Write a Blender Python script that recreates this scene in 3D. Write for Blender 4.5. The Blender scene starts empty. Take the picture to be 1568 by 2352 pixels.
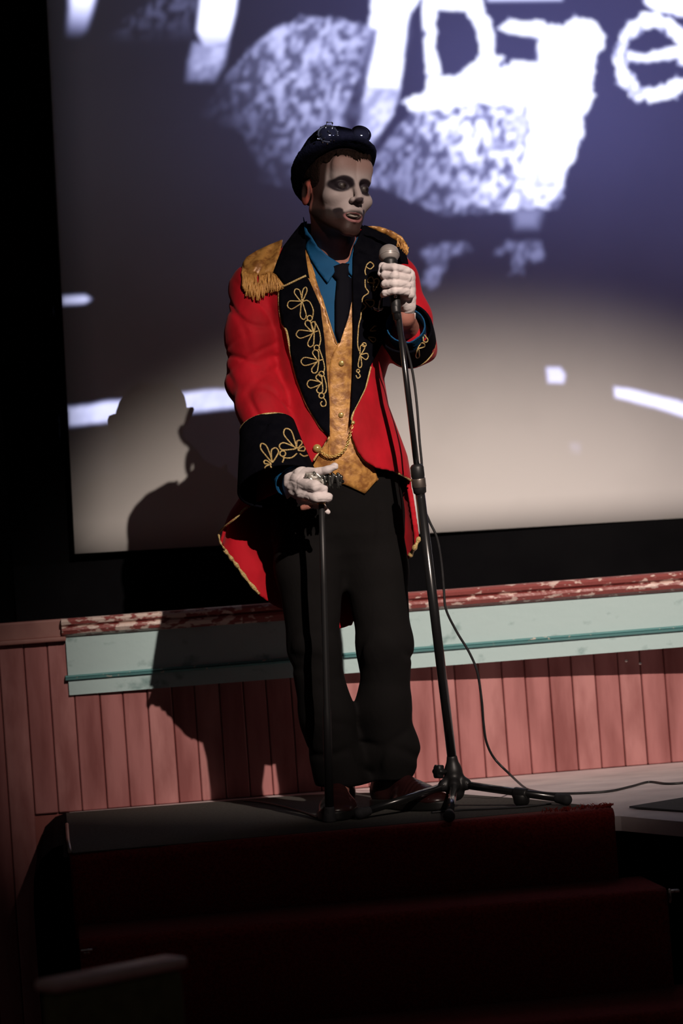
import bpy, bmesh, math, random
import numpy as np
from mathutils import Vector, Matrix
from mathutils.bvhtree import BVHTree
from mathutils.geometry import delaunay_2d_cdt
random.seed(3); rng = np.random.RandomState(5)
sc = bpy.context.scene
col = sc.collection

# ------------------------------------------------------------------ camera
W, H, F = 1568, 2352, 6000.0
def _cam(yaw=6., pitch=1.57, roll=4.2, foot=(840, 1862), P=(0, -0.75, 0.6), D=6.5):
    y, p, r = map(math.radians, (yaw, pitch, roll))
    fw = np.array([math.sin(y)*math.cos(p), math.cos(y)*math.cos(p), math.sin(p)])
    r0 = np.array([math.cos(y), -math.sin(y), 0.]); u0 = np.cross(r0, fw)
    R = r0*math.cos(r) - u0*math.sin(r); U = u0*math.cos(r) + r0*math.sin(r)
    d = fw + R*((foot[0]-W/2)/F) - U*((foot[1]-H/2)/F)
    return np.array(P, float) - d*D, R, U, fw
CP, CR, CU, CF = _cam()
def ray(px, py): return CF + CR*((px-W/2)/F) - CU*((py-H/2)/F)
def at(px, py, Y):
    d = ray(px, py); return CP + d*((Y-CP[1])/d[1])
def onz(px, py, z=0.6):
    d = ray(px, py); return CP + d*((z-CP[2])/d[2])
def proj(P):
    v = np.asarray(P, float) - CP; z = v @ CF
    return W/2 + F*(v @ CR)/z, H/2 - F*(v @ CU)/z
cd = bpy.data.cameras.new('camera'); cam = bpy.data.objects.new('camera', cd); col.objects.link(cam)
cam.matrix_world = Matrix(((CR[0], CU[0], -CF[0], CP[0]), (CR[1], CU[1], -CF[1], CP[1]), (CR[2], CU[2], -CF[2], CP[2]), (0, 0, 0, 1)))
cd.sensor_fit = 'VERTICAL'; cd.sensor_height = 36.0; cd.lens = 36.0*F/H
cd.clip_start = 0.05; cd.clip_end = 60
cd.dof.use_dof = True; cd.dof.focus_distance = 6.42; cd.dof.aperture_fstop = 3.2
sc.camera = cam

# ------------------------------------------------------------------ world, lights, exposure
w = bpy.data.worlds.new('dark_hall'); sc.world = w; w.use_nodes = True
w.node_tree.nodes['Background'].inputs[0].default_value = (0.62, 0.52, 0.52, 1)
w.node_tree.nodes['Background'].inputs[1].default_value = 0.025
sc.view_settings.view_transform = 'Standard'; sc.view_settings.look = 'None'
sc.view_settings.exposure = 0.0; sc.view_settings.gamma = 1.0
sc.view_settings.use_curve_mapping = False

def aim(o, target):
    d = Vector(target) - Vector(o.location)
    o.rotation_euler = d.to_track_quat('-Z', 'Y').to_euler()
def polar(c, az, el, dist):
    a, e = math.radians(az), math.radians(el)
    return np.array(c) + dist*np.array([math.sin(a)*math.cos(e), -math.cos(a)*math.cos(e), math.sin(e)])
# follow spot: warm, high to the right of the audience
SPOT_POS = polar((0, -0.8, 1.6), 11.6, 26.0, 11.0)
sd = bpy.data.lights.new('follow_spot', 'SPOT'); so = bpy.data.objects.new('follow_spot', sd); col.objects.link(so)
so.location = SPOT_POS; sd.energy = 5600; sd.color = (1.0, 0.83, 0.72); sd.shadow_soft_size = 0.045
sd.spot_size = math.radians(13.2); sd.spot_blend = 1.0
aim(so, (0.47, 0.0, 1.055)); so.scale = (1.11, 0.80, 1)
# the projector lamp: sits behind its slide (see build_projector)
PROJ_POS = polar((0, -0.8, 1.8), 20.0, 22.8, 11.0)
SCREEN_Y = 0.40
pd = bpy.data.lights.new('projector_lamp', 'SPOT'); po = bpy.data.objects.new('projector_lamp', pd); col.objects.link(po)
po.location = PROJ_POS; pd.energy = 12500; pd.color = (0.80, 0.84, 1.0); pd.shadow_soft_size = 0.0002
pd.spot_size = math.radians(25); pd.spot_blend = 0.02
aim(po, (0.45, SCREEN_Y, 2.35))

# ------------------------------------------------------------------ material helpers
def mat(name, color, rough=0.6, metal=0.0, spec=0.5, noise=None, bump=None, attr=None, sheen=0.0, coat=0.0):
    """noise=(scale, colour2, lo, hi, detail)  bump=(scale, strength)"""
    m = bpy.data.materials.new(name); m.use_nodes = True
    nt = m.node_tree; b = nt.nodes['Principled BSDF']
    b.inputs['Roughness'].default_value = rough; b.inputs['Metallic'].default_value = metal
    b.inputs['Specular IOR Level'].default_value = spec
    if sheen: b.inputs['Sheen Weight'].default_value = sheen
    if coat: b.inputs['Coat Weight'].default_value = coat
    b.inputs['Base Color'].default_value = (*color, 1)
    tc = nt.nodes.new('ShaderNodeTexCoord')
    src = None
    if attr:
        a = nt.nodes.new('ShaderNodeAttribute'); a.attribute_name = attr; src = a.outputs['Color']
    if noise:
        scl, c2, lo, hi, det = noise
        n = nt.nodes.new('ShaderNodeTexNoise'); n.inputs['Scale'].default_value = 1.0; n.inputs['Detail'].default_value = det
        mp = nt.nodes.new('ShaderNodeMapping'); s = scl if isinstance(scl, tuple) else (scl,)*3
        mp.inputs['Scale'].default_value = s
        nt.links.new(tc.outputs['Object'], mp.inputs[0]); nt.links.new(mp.outputs[0], n.inputs['Vector'])
        mr = nt.nodes.new('ShaderNodeMapRange'); mr.inputs[1].default_value = lo; mr.inputs[2].default_value = hi
        nt.links.new(n.outputs['Fac'], mr.inputs[0])
        mx = nt.nodes.new('ShaderNodeMix'); mx.data_type = 'RGBA'
        mx.inputs[6].default_value = (*color, 1); mx.inputs[7].default_value = (*c2, 1)
        nt.links.new(mr.outputs[0], mx.inputs[0])
        if src: nt.links.new(src, mx.inputs[6])
        src = mx.outputs[2]
    if src: nt.links.new(src, b.inputs['Base Color'])
    if bump:
        n = nt.nodes.new('ShaderNodeTexNoise'); n.inputs['Detail'].default_value = 3
        mp = nt.nodes.new('ShaderNodeMapping'); s = bump[0] if isinstance(bump[0], tuple) else (bump[0],)*3
        mp.inputs['Scale'].default_value = s; n.inputs['Scale'].default_value = 1.0
        nt.links.new(tc.outputs['Object'], mp.inputs[0]); nt.links.new(mp.outputs[0], n.inputs['Vector'])
        bp = nt.nodes.new('ShaderNodeBump'); bp.inputs['Strength'].default_value = bump[1]; bp.inputs['Distance'].default_value = 0.004
        nt.links.new(n.outputs['Fac'], bp.inputs['Height']); nt.links.new(bp.outputs[0], b.inputs['Normal'])
    return m

M = {}
M['plank'] = mat('red_painted_boards', (0.40, 0.150, 0.148), 0.55, noise=((13, 9, 2.4), (0.23, 0.062, 0.06), 0.42, 0.66, 8), bump=((60, 60, 8), 0.25))
M['plank_worn'] = mat('red_painted_boards_faded', (0.45, 0.190, 0.185), 0.55, noise=((17, 9, 5), (0.28, 0.088, 0.085), 0.4, 0.68, 8), bump=((60, 60, 8), 0.25))
M['wall_red'] = mat('red_paint_in_grooves', (0.27, 0.075, 0.065), 0.7)
M['rail'] = mat('red_brown_rail_paint', (0.36, 0.17, 0.15), 0.5, noise=(12, (0.27, 0.11, 0.10), 0.4, 0.7, 5))
M['trim'] = mat('worn_red_moulding', (0.30, 0.075, 0.07), 0.42, noise=((34, 40, 70), (0.72, 0.55, 0.50), 0.555, 0.61, 8), bump=(70, 0.5))
M['teal'] = mat('pale_teal_paint', (0.44, 0.60, 0.61), 0.5, noise=((16, 16, 22), (0.20, 0.33, 0.33), 0.60, 0.74, 7), bump=(50, 0.15))
M['bead'] = mat('dark_teal_bead', (0.12, 0.30, 0.31), 0.4, noise=((50, 50, 60), (0.6, 0.55, 0.48), 0.63, 0.67, 6))
M['black'] = mat('black_masking_cloth', (0.004, 0.004, 0.005), 0.95, spec=0.05, noise=(6, (0.006, 0.006, 0.007), 0.4, 0.7, 4))
M['void'] = mat('black_flat_paint', (0.0035, 0.0035, 0.004), 0.9, spec=0.05)
M['screen'] = mat('matt_white_screen', (0.80, 0.79, 0.77), 0.95, spec=0.1, noise=(3, (0.74, 0.73, 0.71), 0.4, 0.7, 3))
M['stage'] = mat('worn_grey_stage_floor', (0.74, 0.65, 0.66), 0.7, noise=((7, 9, 7), (0.55, 0.48, 0.50), 0.4, 0.72, 7), bump=(40, 0.2))
M['stepcarpet'] = mat('dark_red_carpet', (0.36, 0.034, 0.030), 0.95, spec=0.1, sheen=0.1, noise=(160, (0.18, 0.014, 0.012), 0.35, 0.7, 5), bump=(260, 0.9))
M['greycarpet'] = mat('charcoal_carpet', (0.10, 0.096, 0.088), 0.95, spec=0.1, noise=(120, (0.07, 0.067, 0.062), 0.4, 0.7, 5), bump=(220, 0.6))
M['fray'] = mat('frayed_red_edge', (0.38, 0.04, 0.03), 0.95, spec=0.1, noise=(90, (0.2, 0.015, 0.012), 0.4, 0.7, 4), bump=(200, 0.8))
M['chrome'] = mat('chrome', (0.75, 0.73, 0.70), 0.18, 1.0)
M['steel'] = mat('worn_nosing_metal', (0.35, 0.30, 0.27), 0.4, 0.9)
M['blackmetal'] = mat('satin_black_metal', (0.012, 0.012, 0.013), 0.24, 0.0, 1.0, coat=0.8)
M['trim_pale'] = mat('flaked_moulding_with_bare_cream_primer', (0.30, 0.075, 0.07), 0.42, noise=((30, 40, 60), (0.74, 0.60, 0.54), 0.46, 0.52, 8), bump=(70, 0.5))
M['plastic'] = mat('black_plastic', (0.014, 0.014, 0.015), 0.45)
M['rubber'] = mat('dark_grey_rubber', (0.03, 0.03, 0.034), 0.75, noise=(80, (0.05, 0.05, 0.055), 0.5, 0.8, 3))
M['cable'] = mat('cable_sheath', (0.02, 0.02, 0.022), 0.5, noise=(60, (0.03, 0.03, 0.032), 0.5, 0.7, 2))
M['mesh'] = mat('microphone_grille', (0.42, 0.38, 0.36), 0.38, 0.35)
M['red'] = mat('red_velvet', (0.50, 0.006, 0.018), 0.75, spec=0.2, sheen=0.05, noise=((14, 14, 9), (0.33, 0.004, 0.010), 0.38, 0.68, 4), bump=((24, 24, 12), 0.5))
M['blackvelvet'] = mat('black_velvet', (0.0022, 0.0023, 0.0045), 0.95, spec=0.05, noise=(40, (0.004, 0.004, 0.0065), 0.4, 0.7, 3), bump=(200, 0.2))
M['gold'] = mat('gold_brocade', (0.56, 0.28, 0.072), 0.40, 0.1, noise=(48, (0.27, 0.11, 0.028), 0.42, 0.60, 5), bump=(70, 0.35))
M['cord'] = mat('gold_cord', (0.80, 0.62, 0.28), 0.34, 0.15, noise=(320, (0.50, 0.32, 0.11), 0.40, 0.60, 3), bump=(420, 0.8))
M['fringe'] = mat('gold_fringe', (0.68, 0.36, 0.10), 0.5, 0.1, noise=((160, 160, 20), (0.44, 0.20, 0.05), 0.40, 0.65, 4), bump=(150, 0.5))
M['button'] = mat('polished_brass', (0.85, 0.62, 0.22), 0.22, 0.6)
M['shirt'] = mat('blue_shirt_cloth', (0.007, 0.085, 0.21), 0.7, spec=0.2, noise=(12, (0.005, 0.06, 0.155), 0.4, 0.7, 3), bump=(20, 0.3))
M['tie'] = mat('black_tie_silk', (0.004, 0.004, 0.008), 0.8, spec=0.1)
M['trouser'] = mat('black_trouser_cloth', (0.0078, 0.0070, 0.0072), 0.9, spec=0.1, noise=(15, (0.007, 0.0066, 0.0066), 0.4, 0.7, 4), bump=((60, 60, 30), 0.3))
M['leather'] = mat('oxblood_leather', (0.028, 0.008, 0.009), 0.3, spec=0.6, noise=(18, (0.03, 0.008, 0.007), 0.4, 0.7, 4))
M['sole'] = mat('black_rubber_sole', (0.01, 0.01, 0.01), 0.5)
M['glove'] = mat('white_cotton_glove', (0.80, 0.72, 0.71), 0.8, spec=0.2, noise=(30, (0.70, 0.62, 0.62), 0.4, 0.7, 4), bump=((70, 70, 120), 0.35))
M['hat'] = mat('black_felt', (0.0030, 0.0029, 0.0048), 0.95, spec=0.04, noise=(60, (0.0055, 0.005, 0.008), 0.4, 0.7, 4), bump=(220, 0.5))
M['hair'] = mat('dark_brown_hair', (0.011, 0.006, 0.005), 0.8, spec=0.1, noise=((180, 180, 60), (0.024, 0.012, 0.009), 0.4, 0.7, 3), bump=(260, 0.7))
M['lens'] = mat('dark_goggle_lens', (0.008, 0.008, 0.012), 0.06, spec=0.8, coat=0.6)
M['body'] = mat('skin_and_face_paint', (0.5, 0.3, 0.25), 0.55, spec=0.3, attr='Col', bump=(140, 0.12))
M['eye'] = mat('eyeball', (0.25, 0.22, 0.2), 0.45, attr='Col')
M['silver'] = mat('bright_silver', (0.80, 0.77, 0.70), 0.16, 0.6, noise=(90, (0.12, 0.12, 0.11), 0.44, 0.6, 3))
M['darksilver'] = mat('oxidised_silver', (0.05, 0.05, 0.048), 0.25, 0.8)
M['seat'] = mat('olive_seat_cloth', (0.16, 0.16, 0.07), 0.9, noise=(40, (0.10, 0.10, 0.045), 0.4, 0.7, 4))
M['woodtop'] = mat('pale_varnished_wood', (0.80, 0.60, 0.55), 0.4, noise=((4, 40, 40), (0.65, 0.46, 0.42), 0.4, 0.7, 4))

# ------------------------------------------------------------------ object helpers
def link(name, me, m, parent=None, smooth=True):
    o = bpy.data.objects.new(name, me); col.objects.link(o)
    if m is not None: me.materials.append(m)
    if smooth: me.polygons.foreach_set('use_smooth', [True]*len(me.polygons))
    if parent is not None: o.parent = parent
    return o
def tag(o, label=None, cat=None, group=None, kind=None):
    if label: o['label'] = label
    if cat: o['category'] = cat
    if group: o['group'] = group
    if kind: o['kind'] = kind
    return o
def empty(name, loc=(0, 0, 0)):
    o = bpy.data.objects.new(name, None); col.objects.link(o); o.location = loc; o.empty_display_size = 0.1
    return o
def reloc(root, objs=None):
    """children are modelled in world space: keep them there under a moved root"""
    for c in root.children: c.matrix_parent_inverse = Matrix.Translation(-Vector(root.location))
def me_from(verts, faces, name='m'):
    me = bpy.data.meshes.new(name)
    me.from_pydata([tuple(map(float, v)) for v in verts], [], [tuple(map(int, f)) for f in faces]); me.update()
    return me
def quads_me(V, Q, name='m'):
    """fast path: numpy verts, numpy quads"""
    me = bpy.data.meshes.new(name); n = len(Q)
    me.vertices.add(len(V)); me.vertices.foreach_set('co', np.asarray(V, np.float32).ravel())
    me.loops.add(n*4); me.loops.foreach_set('vertex_index', np.asarray(Q, np.int32).ravel())
    me.polygons.add(n); me.polygons.foreach_set('loop_start', np.arange(0, n*4, 4, dtype=np.int32))
    me.polygons.foreach_set('loop_total', np.full(n, 4, np.int32))
    me.update(calc_edges=True); me.validate()
    return me
def bm_me(bm, name='m'):
    me = bpy.data.meshes.new(name); bm.to_mesh(me); bm.free(); return me
def box(bm, lo, hi, bev=0.0, mtx=None, seg=2):
    r = bmesh.ops.create_cube(bm, size=1.0); vs = r['verts']
    lo, hi = Vector(lo), Vector(hi)
    for v in vs: v.co = Vector([(lo[i]+hi[i])/2 + v.co[i]*(hi[i]-lo[i]) for i in range(3)])
    if bev > 0:
        es = list({e for v in vs for e in v.link_edges})
        r = bmesh.ops.bevel(bm, geom=es, offset=bev, segments=seg, affect='EDGES', profile=0.5)
        vs = list({v for f in r['faces'] for v in f.verts} | {v for v in vs if v.is_valid})
    if mtx is not None:
        for v in vs: v.co = mtx @ v.co
def frame(d):
    d = Vector(d).normalized(); a = Vector((0, 0, 1)) if abs(d.z) < 0.9 else Vector((1, 0, 0))
    u = d.cross(a).normalized(); return u, d.cross(u).normalized(), d
def tube(pts, r, seg=10, bm=None, caps=True, closed=False):
    """swept tube with parallel transport; r float or list"""
    own = bm is None
    if own: bm = bmesh.new()
    P = [Vector(p) for p in pts]; n = len(P)
    R = r if hasattr(r, '__len__') else [r]*n
    rings = []; u = None
    for i in range(n):
        if closed: t = P[(i+1) % n] - P[i-1]
        else: t = P[min(i+1, n-1)] - P[max(i-1, 0)]
        if t.length < 1e-9: t = Vector((0, 0, 1))
        t.normalize()
        if u is None: u = frame(t)[0]
        u = (u - t*u.dot(t))
        if u.length < 1e-6: u = frame(t)[0]
        u.normalize(); v = t.cross(u)
        rings.append([bm.verts.new(P[i] + (u*math.cos(2*math.pi*k/seg) + v*math.sin(2*math.pi*k/seg))*R[i]) for k in range(seg)])
    m = n if closed else n-1
    for i in range(m):
        a, b = rings[i], rings[(i+1) % n]
        for k in range(seg): bm.faces.new((a[k], a[(k+1) % seg], b[(k+1) % seg], b[k]))
    if caps and not closed:
        bm.faces.new(rings[0][::-1]); bm.faces.new(rings[-1])
    return bm
def smoothpath(pts, n=8, closed=False):
    """Catmull-Rom"""
    P = [np.array(p, float) for p in pts]; out = []; N = len(P)
    for i in range(N if closed else N-1):
        if closed: p0, p1, p2, p3 = P[i-1], P[i], P[(i+1) % N], P[(i+2) % N]
        else: p0, p1, p2, p3 = P[max(i-1, 0)], P[i], P[i+1], P[min(i+2, N-1)]
        for k in range(n):
            t = k/n
            out.append(0.5*((2*p1) + (-p0+p2)*t + (2*p0-5*p1+4*p2-p3)*t*t + (-p0+3*p1-3*p2+p3)*t**3))
    if not closed: out.append(P[-1])
    return out
def lathe(bm, prof, base, axis, seg=28):
    """prof: (r, h) pairs along axis from base"""
    u, v, d = frame(axis); base = Vector(base); rings = []
    for r, h in prof:
        rings.append([bm.verts.new(base + d*h + (u*math.cos(2*math.pi*k/seg) + v*math.sin(2*math.pi*k/seg))*max(r, 1e-4)) for k in range(seg)])
    for a, b in zip(rings, rings[1:]):
        for k in range(seg): bm.faces.new((a[k], a[(k+1) % seg], b[(k+1) % seg], b[k]))
    bm.faces.new(rings[0][::-1]); bm.faces.new(rings[-1])
    return bm
def extrude_poly(bm, pts, vec):
    """planar polygon (3-D points) extruded along vec"""
    a = [bm.verts.new(Vector(p)) for p in pts]; b = [bm.verts.new(Vector(p) + Vector(vec)) for p in pts]
    bm.faces.new(a[::-1]); bm.faces.new(b); n = len(a)
    for i in range(n): bm.faces.new((a[i], a[(i+1) % n], b[(i+1) % n], b[i]))
    bmesh.ops.recalc_face_normals(bm, faces=bm.faces)

# ------------------------------------------------------------------ signed distance toolkit
def smin(a, b, k):
    if k <= 0: return np.minimum(a, b)
    h = np.clip(0.5 + 0.5*(b-a)/k, 0, 1); return b*(1-h) + a*h - k*h*(1-h)
def smax(a, b, k): return -smin(-a, -b, k)
def d_cap(P, a, b, ra, rb):
    a = np.asarray(a, float); b = np.asarray(b, float); ba = b-a
    t = np.clip(((P-a) @ ba)/max(ba @ ba, 1e-12), 0, 1)
    return np.sqrt((((P-a) - t[:, None]*ba)**2).sum(1)) - (ra + (rb-ra)*t)
def d_ell(P, c, r, R=None):
    q = P - np.asarray(c, float)
    if R is not None: q = q @ R
    r = np.asarray(r, float); k0 = np.sqrt(((q/r)**2).sum(1)); k1 = np.sqrt(((q/(r*r))**2).sum(1))
    return k0*(k0-1)/np.maximum(k1, 1e-6)
class Sdf:
    def __init__(s): s.p = []
    def cap(s, a, b, ra, rb=None, k=0.01, op='+'):
        rb = ra if rb is None else rb; m = max(ra, rb)+k+0.02
        s.p.append((lambda P: d_cap(P, a, b, ra, rb), k, op, min(a[2], b[2])-m, max(a[2], b[2])+m)); return s
    def ell(s, c, r, k=0.01, op='+', R=None):
        m = max(r)+k+0.02
        s.p.append((lambda P: d_ell(P, c, r, R), k, op, c[2]-m, c[2]+m)); return s
    def fn(s, f, k=0.01, op='+', z0=-9, z1=9): s.p.append((f, k, op, z0, z1)); return s
    def __call__(s, P, z0=-9, z1=9):
        d = np.full(len(P), 0.3)
        for f, k, op, a, b in s.p:
            if b < z0 or a > z1: continue
            v = f(P)
            if op == '+': d = smin(d, v, k)
            elif op == '-': d = smax(d, -v, k)
            else: d = smax(d, v, k)
        return d
def nets(f, xs, ys, zs):
    """surface nets on a rectilinear grid -> verts, quads"""
    nx, ny, nz = len(xs), len(ys), len(zs); D = np.empty((nx, ny, nz), np.float32)
    XX, YY = np.meshgrid(xs, ys, indexing='ij'); base = np.stack([XX.ravel(), YY.ravel()], 1)
    step = max(1, int(250000/len(base)))
    for k in range(0, nz, step):
        zz = zs[k:k+step]; P = np.empty((len(base)*len(zz), 3))
        P[:, :2] = np.repeat(base, len(zz), 0); P[:, 2] = np.tile(zz, len(base))
        D[:, :, k:k+step] = f(P, zz[0], zz[-1]).reshape(nx, ny, len(zz))
    S = D < 0
    c = S[:-1, :-1, :-1].astype(np.int8)
    cnt = sum(S[i:nx-1+i, j:ny-1+j, k:nz-1+k].astype(np.int8) for i in (0, 1) for j in (0, 1) for k in (0, 1))
    act = (cnt > 0) & (cnt < 8); idx = np.full(act.shape, -1, np.int32); A = np.argwhere(act); idx[act] = np.arange(len(A))
    acc = np.zeros((len(A), 3)); n = np.zeros(len(A)); I, J, K = A.T
    ax = (xs, ys, zs)
    for e in range(3):
        o1, o2 = [(1, 2), (0, 2), (0, 1)][e]
        for p in (0, 1):
            for q in (0, 1):
                o = [0, 0, 0]; o[o1] = p; o[o2] = q; t = list(o); t[e] = 1
                a = D[I+o[0], J+o[1], K+o[2]]; b = D[I+t[0], J+t[1], K+t[2]]
                m = (a < 0) != (b < 0); s = np.where(m, a/np.where(m, a-b, 1), 0)
                pos = np.stack([xs[I+o[0]], ys[J+o[1]], zs[K+o[2]]], 1)
                pos[:, e] += s*(ax[e][A[:, e]+1] - ax[e][A[:, e]])
                acc += pos*m[:, None]; n += m
    V = acc/n[:, None]; Q = []
    for e in range(3):
        sl0 = [slice(None)]*3; sl1 = [slice(None)]*3; sl0[e] = slice(0, -1); sl1[e] = slice(1, None)
        a = S[tuple(sl0)]; b = S[tuple(sl1)]; E = np.argwhere(a != b); o1, o2 = [(1, 2), (2, 0), (0, 1)][e]
        ok = (E[:, o1] > 0) & (E[:, o2] > 0) & (E[:, o1] < D.shape[o1]-1) & (E[:, o2] < D.shape[o2]-1); E = E[ok]
        sgn = a[E[:, 0], E[:, 1], E[:, 2]]
        def g(d1, d2):
            T = E.copy(); T[:, o1] -= d1; T[:, o2] -= d2; return idx[T[:, 0], T[:, 1], T[:, 2]]
        q = np.stack([g(1, 1), g(0, 1), g(0, 0), g(1, 0)], 1)
        q[~sgn] = q[~sgn][:, ::-1]; Q.append(q)
    return V, np.concatenate(Q)
def axis_uniform(lo, hi, h): return np.arange(lo, hi+h, h)
def sdf_obj(name, f, lo, hi, h, m, parent=None, smooth_it=0):
    V, Q = nets(f, *(axis_uniform(lo[i], hi[i], h) for i in range(3)))
    me = quads_me(V, Q, name); o = link(name, me, m, parent)
    return o
def vnoise(P, s, seed=0):
    """smooth periodic pseudo noise from summed sines, -1..1"""
    r = np.random.RandomState(seed); out = np.zeros(len(P))
    for i in range(5):
        k = r.randn(3); k /= np.linalg.norm(k); out += np.sin((P @ (k*s*(0.7+0.5*r.rand()))) + r.rand()*6.28 + 1.3*np.sin((P @ (r.randn(3)*s*0.4)) + r.rand()*6))
    return out/3.0
def poly_sd(u, v, poly):
    """signed distance (negative inside), pixel units"""
    d = np.full(len(u), 1e18); inside = np.zeros(len(u), bool); n = len(poly)
    for i in range(n):
        x0, y0 = poly[i]; x1, y1 = poly[(i+1) % n]; ex, ey = x1-x0, y1-y0
        t = np.clip(((u-x0)*ex + (v-y0)*ey)/max(ex*ex+ey*ey, 1e-9), 0, 1)
        d = np.minimum(d, (u-x0-t*ex)**2 + (v-y0-t*ey)**2)
        c = ((y0 > v) != (y1 > v)) & (u < (x1-x0)*(v-y0)/(y1-y0+1e-12) + x0); inside ^= c
    d = np.sqrt(d); return np.where(inside, -d, d)
def ss(x, a, b):
    t = np.clip((x-a)/(b-a), 0, 1); return t*t*(3-2*t)
def set_col(me, C, name='Col'):
    a = me.color_attributes.new(name, 'FLOAT_COLOR', 'POINT')
    a.data.foreach_set('color', np.concatenate([C, np.ones((len(C), 1))], 1).astype(np.float32).ravel())

# ================================================================== THE SETTING
FL = 0.597                                   # stage floor height (landing carpet lies on it, top at 0.600)
def structure(name, bm, m, label=None, parent=None, smooth=False):
    o = link(name, bm_me(bm, name), m, parent, smooth)
    if parent is None: tag(o, label, None, None, 'structure')
    return o
# auditorium floor
bm = bmesh.new(); box(bm, (-6, -12, -0.05), (6, 0.6, 0.0)); structure('floor', bm, M['stepcarpet'], 'dark carpeted auditorium floor below the stage')
# stage deck (with a raked apron to the right of the steps)
bm = bmesh.new()
box(bm, (-0.737, -1.16, FL-0.04), (0.53, 0.0, FL)); box(bm, (0.53, -0.90, FL-0.04), (4.0, 0.0, FL))
bmesh.ops.recalc_face_normals(bm, faces=bm.faces)
structure('floor_stage', bm, M['stage'], 'worn grey stage floor in front of the red boards')
ap = [(0.53, -0.90, FL), (4.0, -0.90, FL), (4.0, -2.2, 0.55), (0.70, -1.27, 0.556), (0.565, -1.12, 0.570), (0.53, -1.10, 0.572)]
bm = bmesh.new(); extrude_poly(bm, ap, (0, 0, -0.035)); structure('trim_1', bm, M['stage'], 'sloping grey stage apron right of the steps')
bm = bmesh.new()
extrude_poly(bm, [(0.535, -1.08, 0.0), (0.575, -1.10, 0.0), (0.705, -1.24, 0.0), (4.0, -2.15, 0.0), (4.0, -0.3, 0), (0.535, -0.3, 0)], (0, 0, 0.515))
structure('wall_stage_front', bm, M['void'], 'black stage front right of the steps')
# boards: the wall behind the performer
bm = bmesh.new(); box(bm, (-2.6, 0.012, 0.0), (4.2, 0.06, 1.10)); wall = structure('wall_back', bm, M['wall_red'], 'red painted wainscot wall of vertical boards below the screen')
px0 = -2.02
k = 0
while px0 < 2.35:
    wd = 0.066 + 0.003*math.sin(k*2.3); zb = 0.02 if px0 + wd < -0.78 else FL + 0.001
    zt = 1.075 if px0 < -0.7 else 1.02
    bm = bmesh.new(); box(bm, (px0+0.0011, -0.001*(k % 3), zb), (px0+wd-0.0011, 0.0125, zt), 0.0026, seg=1)
    structure('plank', bm, M['plank_worn' if k % 4 in (1, 3) and k % 3 else 'plank'], parent=wall); px0 += wd; k += 1
# chair rail on the left, at the top of the boards
bm = bmesh.new()
box(bm, (-2.6, -0.018, 1.075), (-0.712, 0.03, 1.128), 0.006); box(bm, (-2.6, -0.026, 1.066), (-0.712, 0.02, 1.079), 0.004)
structure('trim_2', bm, M['rail'], 'red-brown chair rail capping the boards left of the teal fascia')
# ledge top between boards and screen wall
bm = bmesh.new(); box(bm, (-2.6, -0.005, 1.095), (4.2, 0.50, 1.105)); structure('trim_3', bm, M['void'], 'black ledge under the screen')
# fascia: sits flush at the left and stands off the wall further right
def fy(px): return -0.012 - 0.134*max(0, (px-172)/1396.0)**1.35
XS = [150+i*(2300-150)/16 for i in range(17)]
def ypix(l, x): return l[0] + (l[1]-l[0])*(x-172)/1396.0
def sweep(lines, prof, m, name, label, xs=XS, kind='structure', parent=None):
    """profile rows: (t, out) with t between pixel line 0 (top) and 1 (bottom), out = metres in front of the fascia plane"""
    bm = bmesh.new(); rings = []
    for x in xs:
        Y = fy(x); rg = []
        a = at(x, ypix(lines[0], x), Y); b = at(x, ypix(lines[1], x), Y)
        for t, out in prof:
            p = a + (b-a)*t; rg.append(bm.verts.new((a[0], Y-out, p[2])))
        for t, out in ((1, -0.0), (0, -0.0)): pass
        rg.append(bm.verts.new((a[0], 0.02, b[2]))); rg.append(bm.verts.new((a[0], 0.02, a[2]))); rings.append(rg)
    n = len(rings[0])
    for r0, r1 in zip(rings, rings[1:]):
        for k in range(n): bm.faces.new((r0[k], r1[k], r1[(k+1) % n], r0[(k+1) % n]))
    bm.faces.new(rings[0]); bm.faces.new(rings[-1][::-1]); bmesh.ops.recalc_face_normals(bm, faces=bm.faces)
    return structure(name, bm, m, label, parent)
TOPL, TOPL2 = (1419, 1312), (1461, 1357); MIDL, MIDL2, BOTL = (1550, 1436), (1562, 1449), (1596, 1486)
fas = sweep((TOPL2, BOTL), [(0, 0), (1, 0)], M['teal'], 'trim_4', 'scuffed pale teal fascia board under the screen')
sweep((MIDL, MIDL2), [(0, 0), (0.1, 0.006), (0.35, 0.010), (0.5, 0.006), (0.6, 0.011), (0.9, 0.009), (1, 0)], M['bead'], 'bead_moulding', None, parent=fas)
sweep((TOPL, TOPL2), [(0, 0.020), (0.06, 0.030), (0.18, 0.035), (0.34, 0.032), (0.42, 0.022), (0.48, 0.020), (0.52, 0.026), (0.66, 0.027), (0.86, 0.020), (0.93, 0.012), (1, 0.006), (1.0, 0.0)],
      M['trim'], 'trim_5', 'chipped dark red moulding along the top of the teal fascia', xs=[140]+XS[1:])
_t5 = bpy.data.objects['trim_5']; _t5.data.materials.append(M['trim_pale']); _xl = at(560, 1430, 0)[0]
for _p in _t5.data.polygons:
    if _p.center.x < _xl: _p.material_index = 1
# two nail heads / paint chips in the shadow band
for (x, y) in ((1438, 1518), (1470, 1524)):
    bm = bmesh.new(); p = at(x, y, -0.004); bmesh.ops.create_icosphere(bm, subdivisions=2, radius=0.0038, matrix=Matrix.Translation(p) @ Matrix.Diagonal((1.3, 0.5, 1, 1)))
    structure('screw_head', bm, M['chrome'], parent=wall, smooth=True)
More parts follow.
